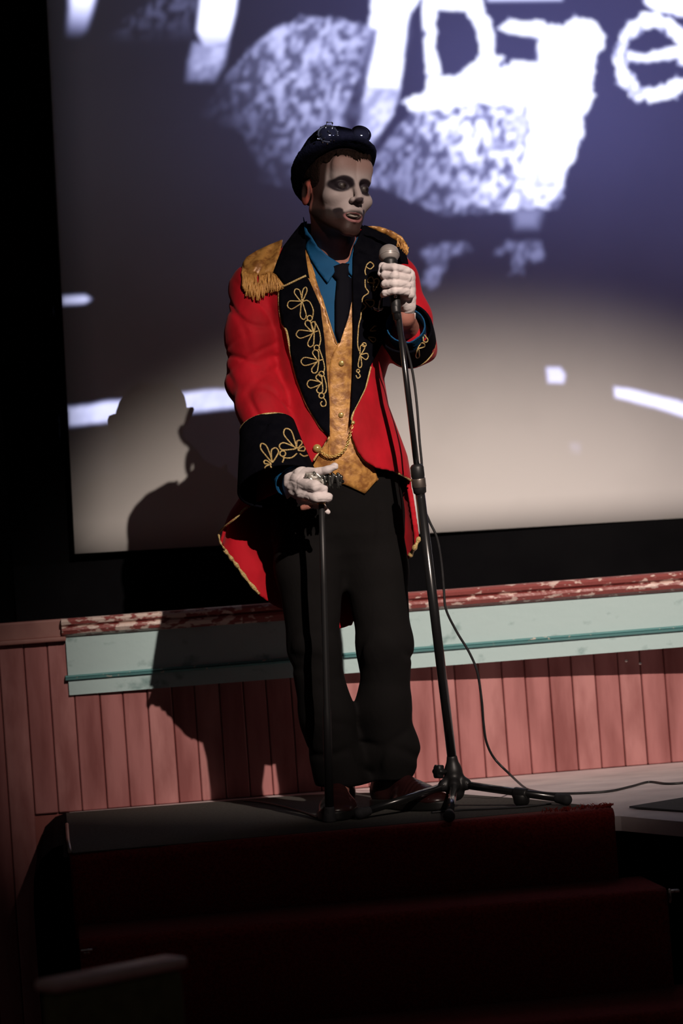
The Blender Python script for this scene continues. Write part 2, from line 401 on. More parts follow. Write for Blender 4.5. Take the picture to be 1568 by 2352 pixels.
# masking: black wall round the screen, black side leg on the left
bm = bmesh.new(); box(bm, (-4.5, 0.46, 0.0), (5.0, 0.52, 4.6)); structure('wall_screen', bm, M['void'], 'black wall behind the projection screen')
bm = bmesh.new()
for i in range(9):   # soft pleats
    x = -2.6 + i*0.205
    lathe(bm, [(0.06, 1.106), (0.055, 2.5), (0.06, 4.4)], (x+0.05, 0.36, 0), (0, 0, 1), 16)
box(bm, (-2.6, 0.36, 1.106), (-0.86, 0.40, 4.4))
structure('wall_left', bm, M['black'], 'black masking drape left of the screen', smooth=True)
bm = bmesh.new()
sL = at(172, 1272, SCREEN_Y); sR = at(1568, 1190, SCREEN_Y)
box(bm, (-0.9, SCREEN_Y-0.012, 1.106), (4.0, SCREEN_Y+0.02, min(sL[2], sR[2])-0.002)); structure('trim_6', bm, M['black'], 'black border cloth under the screen')

# ------------------------------------------------------------------ projection screen
root = empty('projection_screen', (0.2, SCREEN_Y, 1.3)); tag(root, 'large white projection screen showing a blurred blue-white film frame', 'screen')
BL = at(172, 1272, SCREEN_Y); BR = at(2100, 1272-82/1396*1928, SCREEN_Y); TL = at(107-22, -440, SCREEN_Y)
TR = np.array([BR[0]+0.02, SCREEN_Y, TL[2]-0.02])
n = 24; V = []; 
for j in range(n+1):
    for i in range(n+1):
        s, t = i/n, j/n; V.append((BL*(1-s)+BR*s)*(1-t) + (TL*(1-s)+TR*s)*t)
V = np.array(V); Q = [(j*(n+1)+i, j*(n+1)+i+1, (j+1)*(n+1)+i+1, (j+1)*(n+1)+i) for j in range(n) for i in range(n)]
o = link('screen_cloth', quads_me(V, Q), M['screen'], root)
md = o.modifiers.new('t', 'SOLIDIFY'); md.thickness = 0.004; md.offset = -1
bm = bmesh.new()
for a, b in ((BL, BR), (BR, TR), (TR, TL), (TL, BL)): tube([a+np.array([0, .012, 0]), b+np.array([0, .012, 0])], 0.006, 8, bm)
link('frame', bm_me(bm), M['blackmetal'], root)
reloc(root)

# ------------------------------------------------------------------ the projector: lamp + film slide
def blur_noise(u, v, sx, sy, seed):
    r = np.random.RandomState(seed); G = r.rand(256, 256)
    a = u/sx + 37.3; b = v/sy + 51.7; i = np.floor(a).astype(int); j = np.floor(b).astype(int); fx = a-i; fyy = b-j
    fx = fx*fx*(3-2*fx); fyy = fyy*fyy*(3-2*fyy)
    g = lambda p, q: G[(i+p) % 256, (j+q) % 256]
    return (g(0, 0)*(1-fx)+g(1, 0)*fx)*(1-fyy) + (g(0, 1)*(1-fx)+g(1, 1)*fx)*fyy
def picture(u, v):
    """linear RGB transmission of the film frame, addressed in picture coordinates"""
    wob = (blur_noise(u, v, 9, 9, 1)-.5)*10 + (blur_noise(u, v, 24, 24, 2)-.5)*12
    def m(poly, soft=5, rag=0.0): return 1-ss(poly_sd(u, v, poly) + rag*wob, -soft, soft)
    cells = ss(0.42*blur_noise(u+0.25*v, v, 10, 14, 3)+0.30*blur_noise(u, v+0.2*u, 21, 18, 4)+0.20*blur_noise(u-.4*v, v, 40, 34, 8)+0.14*blur_noise(u, v, 7, 7, 5), 0.36, 0.74)
    I = np.zeros(len(u))
    def add(mask, val):
        nonlocal I; I = np.maximum(I, mask*val)
    def sub(mask, keep=0.0):
        nonlocal I; I = I*(1-mask*(1-keep))
    # left streaks
    add(m([(160, -60), (232, -60), (212, 20), (198, 70), (182, 90), (152, 92), (160, 20)], 9), (1-ss(v, -10, 95))*0.95)
    add(m([(466, -60), (552, -60), (540, 30), (522, 100), (468, 110), (452, 70)], 6), 1.0-0.45*ss(v, 60, 110))
    add(m([(446, 100), (522, 100), (512, 150), (490, 188), (428, 186), (434, 140)], 9), (0.34+0.25*cells)*(1-ss(v, 130, 200)*.7))
    add(m([(200, 130), (290, 45), (370, -10), (460, -10), (450, 70), (420, 160), (350, 230), (220, 180)], 8), (0.005+0.10*cells)*(1-ss(v, -10, 110)))
    # textured mound behind the hat
    add(m([(462, 262), (505, 190), (560, 125), (620, 75), (690, 40), (760, 38), (855, 62), (850, 140), (830, 230), (802, 300), (850, 420), (700, 440), (600, 420), (560, 310)], 6, .6),
        (0.10+0.48*cells)*(0.05+0.95*ss(u+0.35*(200-v), 480, 680))*(1-0.75*ss(v, 170, 430)))
    # bright column
    add(m([(856, -60), (1000, -60), (950, 20), (942, 90), (928, 150), (918, 200), (842, 205), (836, 160), (848, 60)], 5, .4), 1.0)
    add(m([(836, 190), (924, 185), (905, 260), (866, 330), (820, 345), (820, 260)], 5, .5), 0.42+0.35*cells)
    # lower textured mound
    add(m([(815, 380), (870, 350), (930, 262), (1000, 238), (1360, 210), (1300, 400), (1290, 470), (1170, 486), (1010, 492), (960, 470), (900, 440), (840, 420)], 5, .8),
        (0.14+0.90*cells)*(0.30+0.70*ss(u-0.8*(v-280), 840, 1060)))
    # big white shapes
    add(m([(922, 232), (972, 214), (985, 176), (1040, 176), (1080, 150), (1105, 130), (1150, 150), (1180, 140), (1232, 142), (1236, 92), (1212, 84), (1150, 66), (1172, 45), (1240, 48), (1290, 62), (1322, 40), (1366, 52),
           (1386, 86), (1382, 112), (1368, 132), (1364, 220), (1342, 262), (1330, 330), (1300, 400), (1286, 440), (1262, 476), (1172, 484), (1176, 430), (1196, 372), (1214, 300), (1206, 238), (1100, 240), (1060, 250), (940, 256)], 5, .9), 1.25*(1-.62*(1-cells)*ss(v, 290, 470)))
    add(m([(970, -10), (1095, -10), (1118, 30), (1136, 80), (1134, 120), (1160, 130), (1110, 190), (1040, 190), (1060, 168), (1092, 138), (1102, 110), (1092, 62), (1066, 26), (1004, 22), (1002, 100), (1012, 172), (978, 168), (972, 60)], 4, .8), 1.1)
    add(m([(1140, 66), (1175, 44), (1245, 48), (1250, 84), (1200, 84)], 4, .5), 1.15)
    sub(m([(940, 26), (966, 26), (972, 100), (978, 205), (966, 216), (922, 216), (930, 120)], 4, .3), 0.03)
    sub(m([(1006, 24), (1060, 28), (1086, 60), (1098, 108), (1090, 136), (1056, 164), (1016, 174), (1008, 100)], 4, .5), 0.03)
    sub(m([(1136, 84), (1228, 84), (1234, 142), (1180, 134), (1138, 112)], 5, .5), 0.05)
    sub(m([(922, 246), (948, 256), (872, 340), (846, 352), (850, 330), (888, 285)], 6, .3), 0.10)
    sub(m([(850, 65), (868, 70), (838, 200), (826, 290), (790, 300), (800, 230), (832, 150)], 6, .3), 0.15)
    # lower-case e at the right
    ang = np.hypot((u-1500)/92, (v-132)/102); rim = (1-ss(np.abs(ang-0.84)-0.15 - 0.012*wob, -0.05, 0.05))
    rim = rim*(1-m([(1545, 150), (1640, 150), (1640, 182), (1556, 182)], 4)); add(rim, 1.15-0.55*ss(-cells, -0.35, -0.05)*(u < 1480))
    add(m([(1440, 118), (1480, 122), (1600, 96), (1600, 132), (1500, 140), (1440, 140)], 4, .5), 1.0)
    add(m([(1470, -60), (1760, -60), (1760, 60), (1560, 34), (1500, 24), (1480, 5)], 5, .6), 1.1)
    add(m([(1110, -60), (1300, -60), (1290, 0), (1120, 2)], 6), 0.8)
    # faint reflections
    add(m([(1176, 478), (1246, 478), (1232, 522), (1186, 522)], 16), 0.26)
    add(m([(968, 580), (1000, 562), (1060, 560), (1085, 575), (1030, 590), (1010, 640), (985, 662), (968, 650), (985, 610)], 9, .8), 0.15*(.5+cells))
    add(m([(1140, 580), (1160, 552), (1246, 552), (1246, 600), (1224, 600), (1214, 575), (1200, 630), (1168, 632), (1180, 580)], 8, .8), 0.15*(.5+cells))
    # road dashes
    add(m([(60, 682), (140, 681), (195, 678), (208, 687), (195, 696), (140, 700), (60, 702)], 4, .1), 0.72)
    add(m([(60, 945), (210, 930), (250, 921), (300, 919), (397, 908), (470, 896), (536, 896), (560, 905), (556, 934), (440, 946), (300, 962), (155, 979), (60, 990)], 5, .1), 0.70+0.1*cells)
    add(m([(1254, 844), (1286, 844), (1298, 860), (1294, 880), (1258, 879)], 4), 0.62)
    add(m([(1408, 888), (1450, 894), (1530, 914), (1700, 960), (1700, 1000), (1568, 958), (1500, 935), (1412, 912)], 4, .2), 0.72)
    add(m([(1310, 1022), (1332, 1024), (1330, 1036), (1312, 1034)], 5), 0.12)
    blue = ss(u + 0.25*(500-v), 150, 1500)
    fade = 1-ss(v, 250, 850)*0.80
    base = np.stack([0.008+0.022*blue, 0.008+0.021*blue, 0.011+0.068*blue], 1)*fade[:, None]  # indigo ground of the film, with bluish lens haze put into its colour
    # lens bloom painted into the film base round the very bright shapes
    gl = np.exp(-(((u-1180)/330)**2 + ((v-190)/260)**2))
    base += gl[:, None]*np.array([[0.02, 0.02, 0.05]])
    tint = np.stack([0.62*I + 0.38*I*I, 0.64*I+0.36*I*I, np.minimum(1.0, 1.18*I)], 1)
    C = 1-(1-np.clip(tint, 0, 1))*(1-base)
    return np.clip(C, 0, 1)*0.999
lens = PROJ_POS
us = np.concatenate([np.arange(-90, 30, 12), np.arange(30, 1620, 3.6), np.arange(1620, 2220, 30)]); vs = np.concatenate([np.arange(-520, -10, 30), np.arange(-10, 1000, 3.6), np.arange(1000, 1640, 12)])
UU, VV = np.meshgrid(us, vs, indexing='ij'); uf, vf = UU.ravel(), VV.ravel()
D = CF[None] + CR[None]*((uf-W/2)/F)[:, None] - CU[None]*((vf-H/2)/F)[:, None]
S = CP[None] + D*((SCREEN_Y-CP[1])/D[:, 1])[:, None]
Cc = picture(uf, vf)
# nothing falls outside the screen cloth
def inside(P):
    fx = (P[:, 0]-BL[0])/(BR[0]-BL[0]); left = BL[0] + (TL[0]-BL[0])*(P[:, 2]-BL[2])/(TL[2]-BL[2]); zb = BL[2] + (BR[2]-BL[2])*fx; zt = TL[2]-0.02*fx
    return (P[:, 0] > left+.001) & (P[:, 0] < BR[0]-.002) & (P[:, 2] > zb+.001) & (P[:, 2] < zt-.002)
Cc[~inside(S)] = 0
K = 0.022
V = lens + (S-lens)*K; nu, nv = len(us), len(vs)
ii, jj = np.meshgrid(np.arange(nu-1), np.arange(nv-1), indexing='ij'); q0 = (ii*nv+jj).ravel()
Q = np.stack([q0, q0+1, q0+nv+1, q0+nv], 1)
me = quads_me(V, Q, 'film_slide'); set_col(me, Cc)
sm = bpy.data.materials.new('film_transparency'); sm.use_nodes = True; nt = sm.node_tree; nt.nodes.remove(nt.nodes['Principled BSDF'])
tb = nt.nodes.new('ShaderNodeBsdfTransparent'); an = nt.nodes.new('ShaderNodeAttribute'); an.attribute_name = 'Col'
nt.links.new(an.outputs['Color'], tb.inputs[0]); nt.links.new(tb.outputs[0], nt.nodes['Material Output'].inputs[0])
proot = empty('film_projector', tuple(lens)); tag(proot, 'film projector at the back of the hall, out of frame', 'projector')
link('film_slide', me, sm, proot, False)
dv = Vector(S.mean(0)-lens).normalized(); uu = dv.cross(Vector((0, 0, 1))).normalized(); ww = uu.cross(dv)
Lv = Vector(lens)
mt = Matrix(((uu.x, dv.x, ww.x, Lv.x), (uu.y, dv.y, ww.y, Lv.y), (uu.z, dv.z, ww.z, Lv.z), (0, 0, 0, 1)))
corners = [Vector(p) for p in V[[0, nv-1, len(V)-nv, len(V)-1]]]
yf_ = max((mt.inverted() @ c).y for c in corners)+0.004
loc = [mt.inverted() @ Vector(c) for c in (BL, BR, TL, TR)]; loc = [c*(yf_/c.y) for c in loc]
x0, x1 = min(c.x for c in loc), max(c.x for c in loc); z0, z1 = min(c.z for c in loc), max(c.z for c in loc); yc = sum(c.y for c in loc)/4
bm = bmesh.new(); B = 0.2
xi0, xi1, zi0, zi1 = x0-.001, x1+.001, z0-.001, z1+.001
box(bm, (-B, yf_, -B), (xi0, yf_+.01, B), mtx=mt); box(bm, (xi1, yf_, -B), (B, yf_+.01, B), mtx=mt)
box(bm, (xi0, yf_, -B), (xi1, yf_+.01, zi0), mtx=mt); box(bm, (xi0, yf_, zi1), (xi1, yf_+.01, B), mtx=mt)
for lo, hi in (((-B, -0.35, -B), (-B+.01, yf_, B)), ((B-.01, -0.35, -B), (B, yf_, B)), ((-B, -0.35, -B), (B, yf_, -B+.01)), ((-B, -0.35, B-.01), (B, yf_, B)), ((-B, -0.36, -B), (B, -0.35, B))):
    box(bm, lo, hi, mtx=mt)
link('housing', bm_me(bm), M['void'], proot, False); reloc(proot)

# ------------------------------------------------------------------ the steps
root = empty('stage_steps', (-0.1, -1.4, 0.0)); tag(root, 'wide dark red carpeted stage steps with charcoal landing', 'steps')
def rounded_step(x0, x1, yf, yb, z0, z1, r=0.022, rl=0.03):
    """tread + riser with a rolled nosing, as one closed profile extruded in x"""
    prof = [(yb, z0), (yf+.006, z0), (yf+.004, z1-r*1.6)] + [(yf + r - r*math.cos(a), z1 - r + r*math.sin(a)) for a in [i*math.pi/2/6 for i in range(7)]] + [(yb, z1)]
    bm = bmesh.new(); rows = []
    N = 60
    for i in range(N+1):
        x = x0 + (x1-x0)*i/N; wv = 0.0018*math.sin(i*0.9)+0.0012*math.sin(i*2.1)
        rows.append([bm.verts.new((x, y+(wv if y < yb-.01 else 0), z)) for y, z in prof])
    n = len(prof)
    for a, b in zip(rows, rows[1:]):
        for k in range(n): bm.faces.new((a[k], a[(k+1) % n], b[(k+1) % n], b[k]))
    bm.faces.new(rows[0]); bm.faces.new(rows[-1][::-1]); bmesh.ops.recalc_face_normals(bm, faces=bm.faces)
    return bm
ST = [(-0.735, 0.530, -1.222, -1.10, 0.405, 0.599), (-0.725, 0.585, -1.475, -1.20, 0.19, 0.435), (-0.72, 0.66, -1.76, -1.44, 0.0, 0.215)]
for i, a in enumerate(ST):
    o = link('step', bm_me(rounded_step(*a)), M['stepcarpet'], root)
bm = bmesh.new()   # boxed black carcass under the treads
box(bm, (-0.735, -1.21, 0.0), (0.528, -0.75, 0.5)); box(bm, (-0.72, -1.46, 0.0), (0.58, -1.2, 0.40)); link('carcass', bm_me(bm), M['void'], root, False)
# black side cheek with a rounded shoulder, left of the landing
bm = bmesh.new()
pr = [(-0.02, 0), (-1.22, 0), (-1.225, 0.592), (-1.0, 0.597), (-0.02, 0.597)]
extrude_poly(bm, [(-0.737, y, z) for y, z in pr], (-0.012, 0, 0))
sh = [(-0.749, 0.597), (-0.775, 0.590), (-0.805, 0.565), (-0.825, 0.52), (-0.83, 0.45), (-0.83, 0), (-0.749, 0)]
extrude_poly(bm, [(x, -0.95, z) for x, z in sh], (0, 0.92, 0)); link('side_cheek', bm_me(bm), M['void'], root, False)
# charcoal landing carpet; its diagonal back right edge draws the spot beam's dark limit
lp = [(-0.735, -1.215), (-0.745, -0.05), (-0.10, -0.10), (0.10, -0.22), (0.27, -0.47), (0.40, -0.80), (0.47, -1.03), (0.50, -1.12), (0.40, -1.14), (0.1, -1.17), (-0.3, -1.20)]
bm = bmesh.new(); extrude_poly(bm, [(x, y, 0.5975) for x, y in lp], (0, 0, 0.0025)); link('landing_carpet', bm_me(bm), M['greycarpet'], root, False)
bm = bmesh.new(); tube([(-0.742, -0.45, 0.602), (-0.7385, -0.9, 0.602), (-0.733, -1.218, 0.601)], 0.0045, 8, bm); link('edge_strip', bm_me(bm), M['steel'], root)
# frayed carpet edge at the right end of the top step
bm = bmesh.new()
for i in range(120):
    x = 0.528 - 0.16*rng.rand()**2.0; y = -1.20+rng.rand()*0.05; L = 0.006+0.012*rng.rand(); a = rng.rand(3)-.5
    tube([(x, y, 0.597), (x+a[0]*.008, y+a[1]*.01, 0.599+L*.4), (x+a[0]*.022, y+a[1]*.02, 0.599+L*.6)], [.0012, .001, .0006], 4, bm)
o = link('frayed_edge', bm_me(bm), M['fray'], root); o['kind'] = 'stuff'
# chrome carpet clips at the ends of the second tread
for (x, y, z, s) in ((0.590, -1.478, 0.425, 1), (-0.713, -1.478, 0.412, -1)):
    bm = bmesh.new()
    if s > 0:
        box(bm, (x-0.004, y-0.006, z-0.022), (x+0.002, y+0.003, z+0.010), 0.002); box(bm, (x, y-0.004, z+0.0), (x+0.022, y+0.016, z+0.007), 0.002)
    else:
        box(bm, (x-0.010, y-0.009, z-0.004), (x+0.016, y-0.001, z+0.003), 0.002); box(bm, (x-0.004, y-0.005, z-0.012), (x+0.01, y-0.001, z), 0.002)
    link('carpet_clip', bm_me(bm), M['chrome' if s < 0 else 'silver'], root)
reloc(root)
# dark rubber mat on the apron at the right edge of the photo
def onplane(px, py):   # apron plane
    d = ray(px, py); p0 = np.array([0.53, -0.90, FL]); nrm = np.cross(np.array([0.17, -0.37, -0.041]), np.array([3.47, 0, 0])); t = ((p0-CP) @ nrm)/(d @ nrm); return CP+d*t
bm = bmesh.new(); mp = [(0.60, -1.06), (0.80, -0.99), (1.2, -0.97), (1.2, -1.32), (0.74, -1.19)]
extrude_poly(bm, [(x, y, 0.600+(y+0.90)*0.112) for x, y in mp], (0, 0, 0.004)); o = link('rubber_mat', bm_me(bm), M['rubber'], None, False)
tag(o, 'dark grey mat lying on the stage apron at far right', 'mat')

# ================================================================== PROPS
# ---- microphone stand
HUB = np.array(at(1043, 1790, -0.88)); HUBX, HUBY = HUB[0], -0.88
root = empty('microphone_stand', (HUBX, HUBY, 0.6)); tag(root, 'tall black microphone stand with three low legs beside the performer', 'microphone stand')
pT = at(912, 700, -1.055); pB = at(1040, 1760, -0.885); pMid = at(965, 1112, 0) ; 
def onpole(y):       # point of the pole axis seen at height y in the picture
    lo, hi = 0.0, 1.0
    for _ in range(40):
        m_ = (lo+hi)/2; p = pB + (pT-pB)*m_
        if proj(p)[1] > y: lo = m_
        else: hi = m_
    return pB + (pT-pB)*lo
ax = (pT-pB)/np.linalg.norm(pT-pB)
bm = bmesh.new(); tube([onpole(1755), onpole(1120)], 0.0118, 20, bm); link('lower_tube', bm_me(bm), M['blackmetal'], root)
bm = bmesh.new(); tube([onpole(1110), onpole(720)], 0.0072, 18, bm); link('upper_tube', bm_me(bm), M['blackmetal'], root)
L = np.linalg.norm(onpole(1066)-onpole(1134))
bm = bmesh.new(); lathe(bm, [(0.0125, 0), (0.0155, 0.003), (0.0165, L*.2), (0.0155, L*.55), (0.0165, L*.6), (0.0165, L*.9), (0.013, L*.97), (0.009, L)], onpole(1134), ax, 28)
o = link('height_clutch', bm_me(bm), M['plastic'], root)
bm = bmesh.new(); lathe(bm, [(0.0168, L*.22), (0.0172, L*.24), (0.0172, L*.50), (0.0168, L*.52)], onpole(1134), ax, 28); c = link('clutch_ring', bm_me(bm), M['steel'], o)
# hub
hb = Vector((HUBX, HUBY, 0.640)); ht = Vector(onpole(1742))
s = Sdf().cap(hb, (hb*.4+ht*.6), 0.023, 0.021, k=.01).cap(hb*.5+ht*.5, ht, 0.019, 0.0135, k=.012)
FEET = [onz(1031, 1874, .615), onz(1300, 1836, .615), onz(826, 1868, .615)]
FEET = [np.array([p[0], p[1], 0.614]) for p in FEET]
for p in FEET:
    d = np.array([p[0]-HUBX, p[1]-HUBY, 0]); d /= np.linalg.norm(d); q = np.array([HUBX, HUBY, 0.656])
    s.cap(q, q+d*0.033+np.array([0, 0, 0.0]), 0.016, 0.0135, k=.008); s.cap(q+np.array([0, 0, .028]), q+d*0.028+np.array([0, 0, 0.008]), 0.009, 0.010, k=.008)
sdf_obj('hub', s, (HUBX-.07, HUBY-.07, .605), (HUBX+.07, HUBY+.07, .76), 0.0022, M['plastic'], root)
# clamp knob on the hub
kp = np.array(at(1024, 1773, -0.90)); kq = np.array(at(1000, 1772, -0.915))
bm = bmesh.new(); tube([kp, kp*.5+kq*.5], 0.005, 12, bm)
u_, v_, d_ = frame(kq-kp); seg = 36
rings = []
for h, r in ((0.002, .010), (0.004, .0165), (0.017, .0165), (0.020, .013)):
    rings.append([bm.verts.new(Vector(kp)*.45+Vector(kq)*.55 + d_*(h-.006) + (u_*math.cos(2*math.pi*k/seg) + v_*math.sin(2*math.pi*k/seg))*(r*(1+.11*math.cos(6*2*math.pi*k/seg)))) for k in range(seg)])
for a, b in zip(rings, rings[1:]):
    for k in range(seg): bm.faces.new((a[k], a[(k+1) % seg], b[(k+1) % seg], b[k]))
bm.faces.new(rings[0][::-1]); bm.faces.new(rings[-1]); link('clamp_knob', bm_me(bm), M['plastic'], root)
for i, p in enumerate(FEET):
    q = np.array([HUBX, HUBY, 0.656]); d = np.array([p[0]-HUBX, p[1]-HUBY, 0]); d /= np.linalg.norm(d)
    bm = bmesh.new(); tube([q+d*.026, p-d*0.012+np.array([0, 0, .003])], 0.0098, 16, bm); lg = link('leg', bm_me(bm), M['blackmetal'], root)
    sf = Sdf().cap(p-d*0.022+np.array([0, 0, .004]), p+np.array([0, 0, .0005]), 0.0118, 0.0143, k=.004)
    sdf_obj('rubber_foot', sf, p-.04, p+.04, 0.002, M['rubber'], lg)
    bm = bmesh.new(); bmesh.ops.create_icosphere(bm, subdivisions=2, radius=0.0032, matrix=Matrix.Translation(Vector(q+d*.034+np.array([0.0, -0.0115, .004])))); link('rivet', bm_me(bm), M['chrome'], lg)
# cable holder hanging under the right leg
q = np.array([HUBX, HUBY, 0.656]); p = FEET[1]; c0 = q+(p-q)*0.60
bm = bmesh.new(); lathe(bm, [(0.0135, 0), (0.0150, .004), (0.0150, 0.032), (0.0135, .036)], c0 - (p-q)/np.linalg.norm(p-q)*0.018, p-q, 24)
lathe(bm, [(0.015, 0), (0.019, .006), (0.021, 0.022), (0.019, .026)], c0-np.array([0, 0, .027]), (0, 0, 1), 24); link('leg_collar', bm_me(bm), M['plastic'], root)
# microphone clip
bm = bmesh.new(); cl0 = at(912, 735, -1.05); cl1 = at(906, 672, -1.045)
tube([cl0, (cl0+cl1)/2, cl1], [0.009, 0.012, 0.0125], 20, bm); cc = link('microphone_clip', bm_me(bm), M['plastic'], root)
bm = bmesh.new(); bmesh.ops.create_uvsphere(bm, u_segments=16, v_segments=10, radius=0.0042, matrix=Matrix.Translation(Vector(at(908, 681, -1.062)))); link('clip_screw', bm_me(bm), M['chrome'], cc)
reloc(root)

# ---- microphone
mB = at(893, 584, -0.985); mT = at(906, 690, -1.040); md_ = (mT-mB)/np.linalg.norm(mT-mB)
root = empty('microphone', tuple(mT)); tag(root, 'handheld microphone with round silver grille gripped in the white glove', 'microphone')
bm = bmesh.new(); prof = []
for i in range(37):     # wire mesh ball with raised wires
    a = math.pi*i/36; r = 0.0245*math.sin(a)*(1.0 if a < 1.9 else 1.0-0.02*(a-1.9)); prof.append((max(r, .0005)*(1+.022*(i % 2)), -0.0245*math.cos(a)))
prof = [p for p in prof if p[1] < 0.0185]
lathe(bm, prof, mB, md_, 48); g = link('grille', bm_me(bm), M['mesh'], root)
bm = bmesh.new(); lathe(bm, [(0.0248, 0.001), (0.0256, 0.002), (0.0256, 0.006), (0.0248, 0.007)], mB, md_, 48); link('grille_band', bm_me(bm), M['mesh'], g)
bm = bmesh.new(); Lm = np.linalg.norm(mT-mB); lathe(bm, [(0.0165, 0.018), (0.0185, 0.021), (0.0180, 0.028), (0.0150, .032), (0.0135, .06), (0.0115, Lm), (0.0105, Lm+.035), (0.008, Lm+.038)], mB, md_, 32); link('handle', bm_me(bm), M['plastic'], root)
reloc(root)

# ---- cable from microphone to floor and across the stage
pts = [at(908, 722, -1.03), at(918, 752, -1.028), at(934, 800, -1.0), at(948, 860, -0.99), at(957, 930, -0.985), at(963, 1010, -0.98), at(968, 1062, -0.975), at(971, 1120, -0.97), at(974, 1165, -0.965), at(986, 1198, -0.955), at(1003, 1235, -0.95),
       at(1013, 1290, -0.94), at(1019, 1355, -0.93), at(1024, 1400, -0.925), at(1048, 1450, -0.91), at(1078, 1500, -0.90), at(1096, 1545, -0.89), at(1106, 1610, -0.87), at(1110, 1660, -0.85), at(1117, 1705, -0.83), at(1135, 1742, -0.81), at(1170, 1778, -0.79)]
zf = FL+0.0032
fl = [onz(1203, 1808, zf), onz(1224, 1816, zf), onz(1262, 1822, zf), onz(1330, 1822, zf), onz(1400, 1817, zf), onz(1450, 1806, zf), onz(1490, 1796, zf), onz(1530, 1800, zf), onz(1570, 1798, zf), onz(1640, 1788, zf)]
bm = bmesh.new(); tube(smoothpath(pts+fl, 8), 0.0031, 10, bm); o = link('microphone_cable', bm_me(bm), M['cable'])
tag(o, 'thin black cable hanging from the microphone and trailing right across the floor', 'cable')
z2 = 0.6035
fl = [onz(x, y, z2) for x, y in ((560, 1838), (600, 1842), (650, 1852), (700, 1866), (730, 1878))]
bm = bmesh.new(); tube(smoothpath(fl, 8), 0.0028, 8, bm); o = link('floor_cable', bm_me(bm), M['cable'])
tag(o, 'short black cable lying on the landing left of the shoes', 'cable')
fl = [onz(x, y, z2) for x, y in ((990, 1866), (1050, 1861), (1120, 1858), (1200, 1853), (1265, 1846))]
bm = bmesh.new(); tube(smoothpath(fl, 8), 0.0024, 8, bm); o = link('floor_cable', bm_me(bm), M['cable'])
tag(o, 'straight thin cable on the landing under the stand legs', 'cable')

# ---- cane
cT = at(737, 1112, -1.03); cB = onz(757, 1886, 0.602)
root = empty('walking_cane', tuple(cB)); tag(root, 'slim black cane with ornate silver handle under the gloved hand', 'cane')
ca = (cB-cT)/np.linalg.norm(cB-cT); Lc = np.linalg.norm(cB-cT)
bm = bmesh.new(); lathe(bm, [(0.0072, 0.02), (0.0076, Lc*.3), (0.0082, Lc*.65), (0.0105, Lc*.68), (0.0108, Lc-.02)], cT, ca, 20); link('shaft', bm_me(bm), M['plastic'], root)
bm = bmesh.new(); lathe(bm, [(0.0112, Lc-.035), (0.0125, Lc-.03), (0.0150, Lc-.008), (0.0165, Lc-.002), (0.0165, Lc)], cT, ca, 24); link('ferrule', bm_me(bm), M['rubber'], root)
bm = bmesh.new(); lathe(bm, [(0.0075, 0.036), (0.0100, .038), (0.0100, .046), (0.0078, .048)], cT, ca, 24); link('collar', bm_me(bm), M['button'], root)
# cast handle: scrolled leaves running left (bright) and right (dark)
s = Sdf(); hc = cT+np.array([0, -0.002, 0.012])
def hp(x, y, dy=0): return at(x, y, -1.035+dy)
s.cap(hp(704, 1094), hp(738, 1106), 0.006, .009, k=.004).cap(hp(738, 1106), cT+ca*0.03, .009, .008, k=.005)
for (a, b) in (((704, 1090), (722, 1088)), ((712, 1100), (728, 1112)), ((722, 1086), (736, 1096)), ((730, 1092), (742, 1110)), ((716, 1096), (736, 1098)), ((740, 1090), (748, 1106))):
    s.cap(hp(*a, -.006), hp(*b, -.009), .0045, .0028, k=.0015)
sdf_obj('handle', s, np.minimum(hp(690, 1150), hp(760, 1070))-.03, np.maximum(hp(690, 1150), hp(760, 1070))+.03, 0.0014, M['silver'], root)
s = Sdf().cap(hp(738, 1100), hp(786, 1106), 0.009, .005, k=.004)
for i in range(11):
    x = 742+i*4.2; a = (x, 1092+4*math.sin(i*2.1)); b = (x+6*math.cos(i*1.7), 1118-5*math.sin(i*1.3)); s.cap(hp(*a, -.007), hp(*b, -.010), .004, .0022, k=.001)
sdf_obj('handle_scroll', s, np.minimum(hp(725, 1140), hp(800, 1070))-.03, np.maximum(hp(725, 1140), hp(800, 1070))+.03, 0.0014, M['darksilver'], root)
reloc(root)

# ---- theatre seat, dark and out of focus in the front left corner
SY = -3.1
a = at(100, 2262, SY+.0); b = at(408, 2205, SY+.16)
root = empty('theatre_seat', ((a[0]+b[0])/2, SY, 0)); tag(root, 'dark olive seat back with pale wooden top rail in the near left corner', 'seat')
dx = b-a; dx[2] = 0; Ls = np.linalg.norm(dx); dx /= Ls; nrm = np.array([dx[1], -dx[0], 0])
zt = (a[2]+b[2])/2
mt = Matrix(((dx[0], nrm[0], 0, a[0]), (dx[1], nrm[1], 0, a[1]), (0, 0, 1, 0), (0, 0, 0, 1)))
bm = bmesh.new(); tilt = Matrix.Rotation(0, 4, 'X')
box(bm, (0, -0.03, zt-0.013), (Ls, 0.03, zt+0.008), 0.009, mt, 3); link('top_rail', bm_me(bm), M['woodtop'], root)
bm = bmesh.new(); box(bm, (0.006, -0.024, 0.30), (Ls-.006, 0.024, zt-0.012), 0.014, mt, 3); link('backrest', bm_me(bm), M['seat'], root)
bm = bmesh.new(); box(bm, (0.006, -0.40, 0.30), (Ls-.006, -0.02, 0.38), 0.02, mt, 3); link('seat', bm_me(bm), M['seat'], root)
for x in (0.01, Ls-.04):
    bm = bmesh.new(); box(bm, (x, -0.30, 0.0), (x+.03, 0.02, 0.31), 0.004, mt); link('leg', bm_me(bm), M['blackmetal'], root)
reloc(root)

# ================================================================== THE PERFORMER
YP = -0.75
def pt(x, y, dy=0.0): return at(x, y, YP+dy)
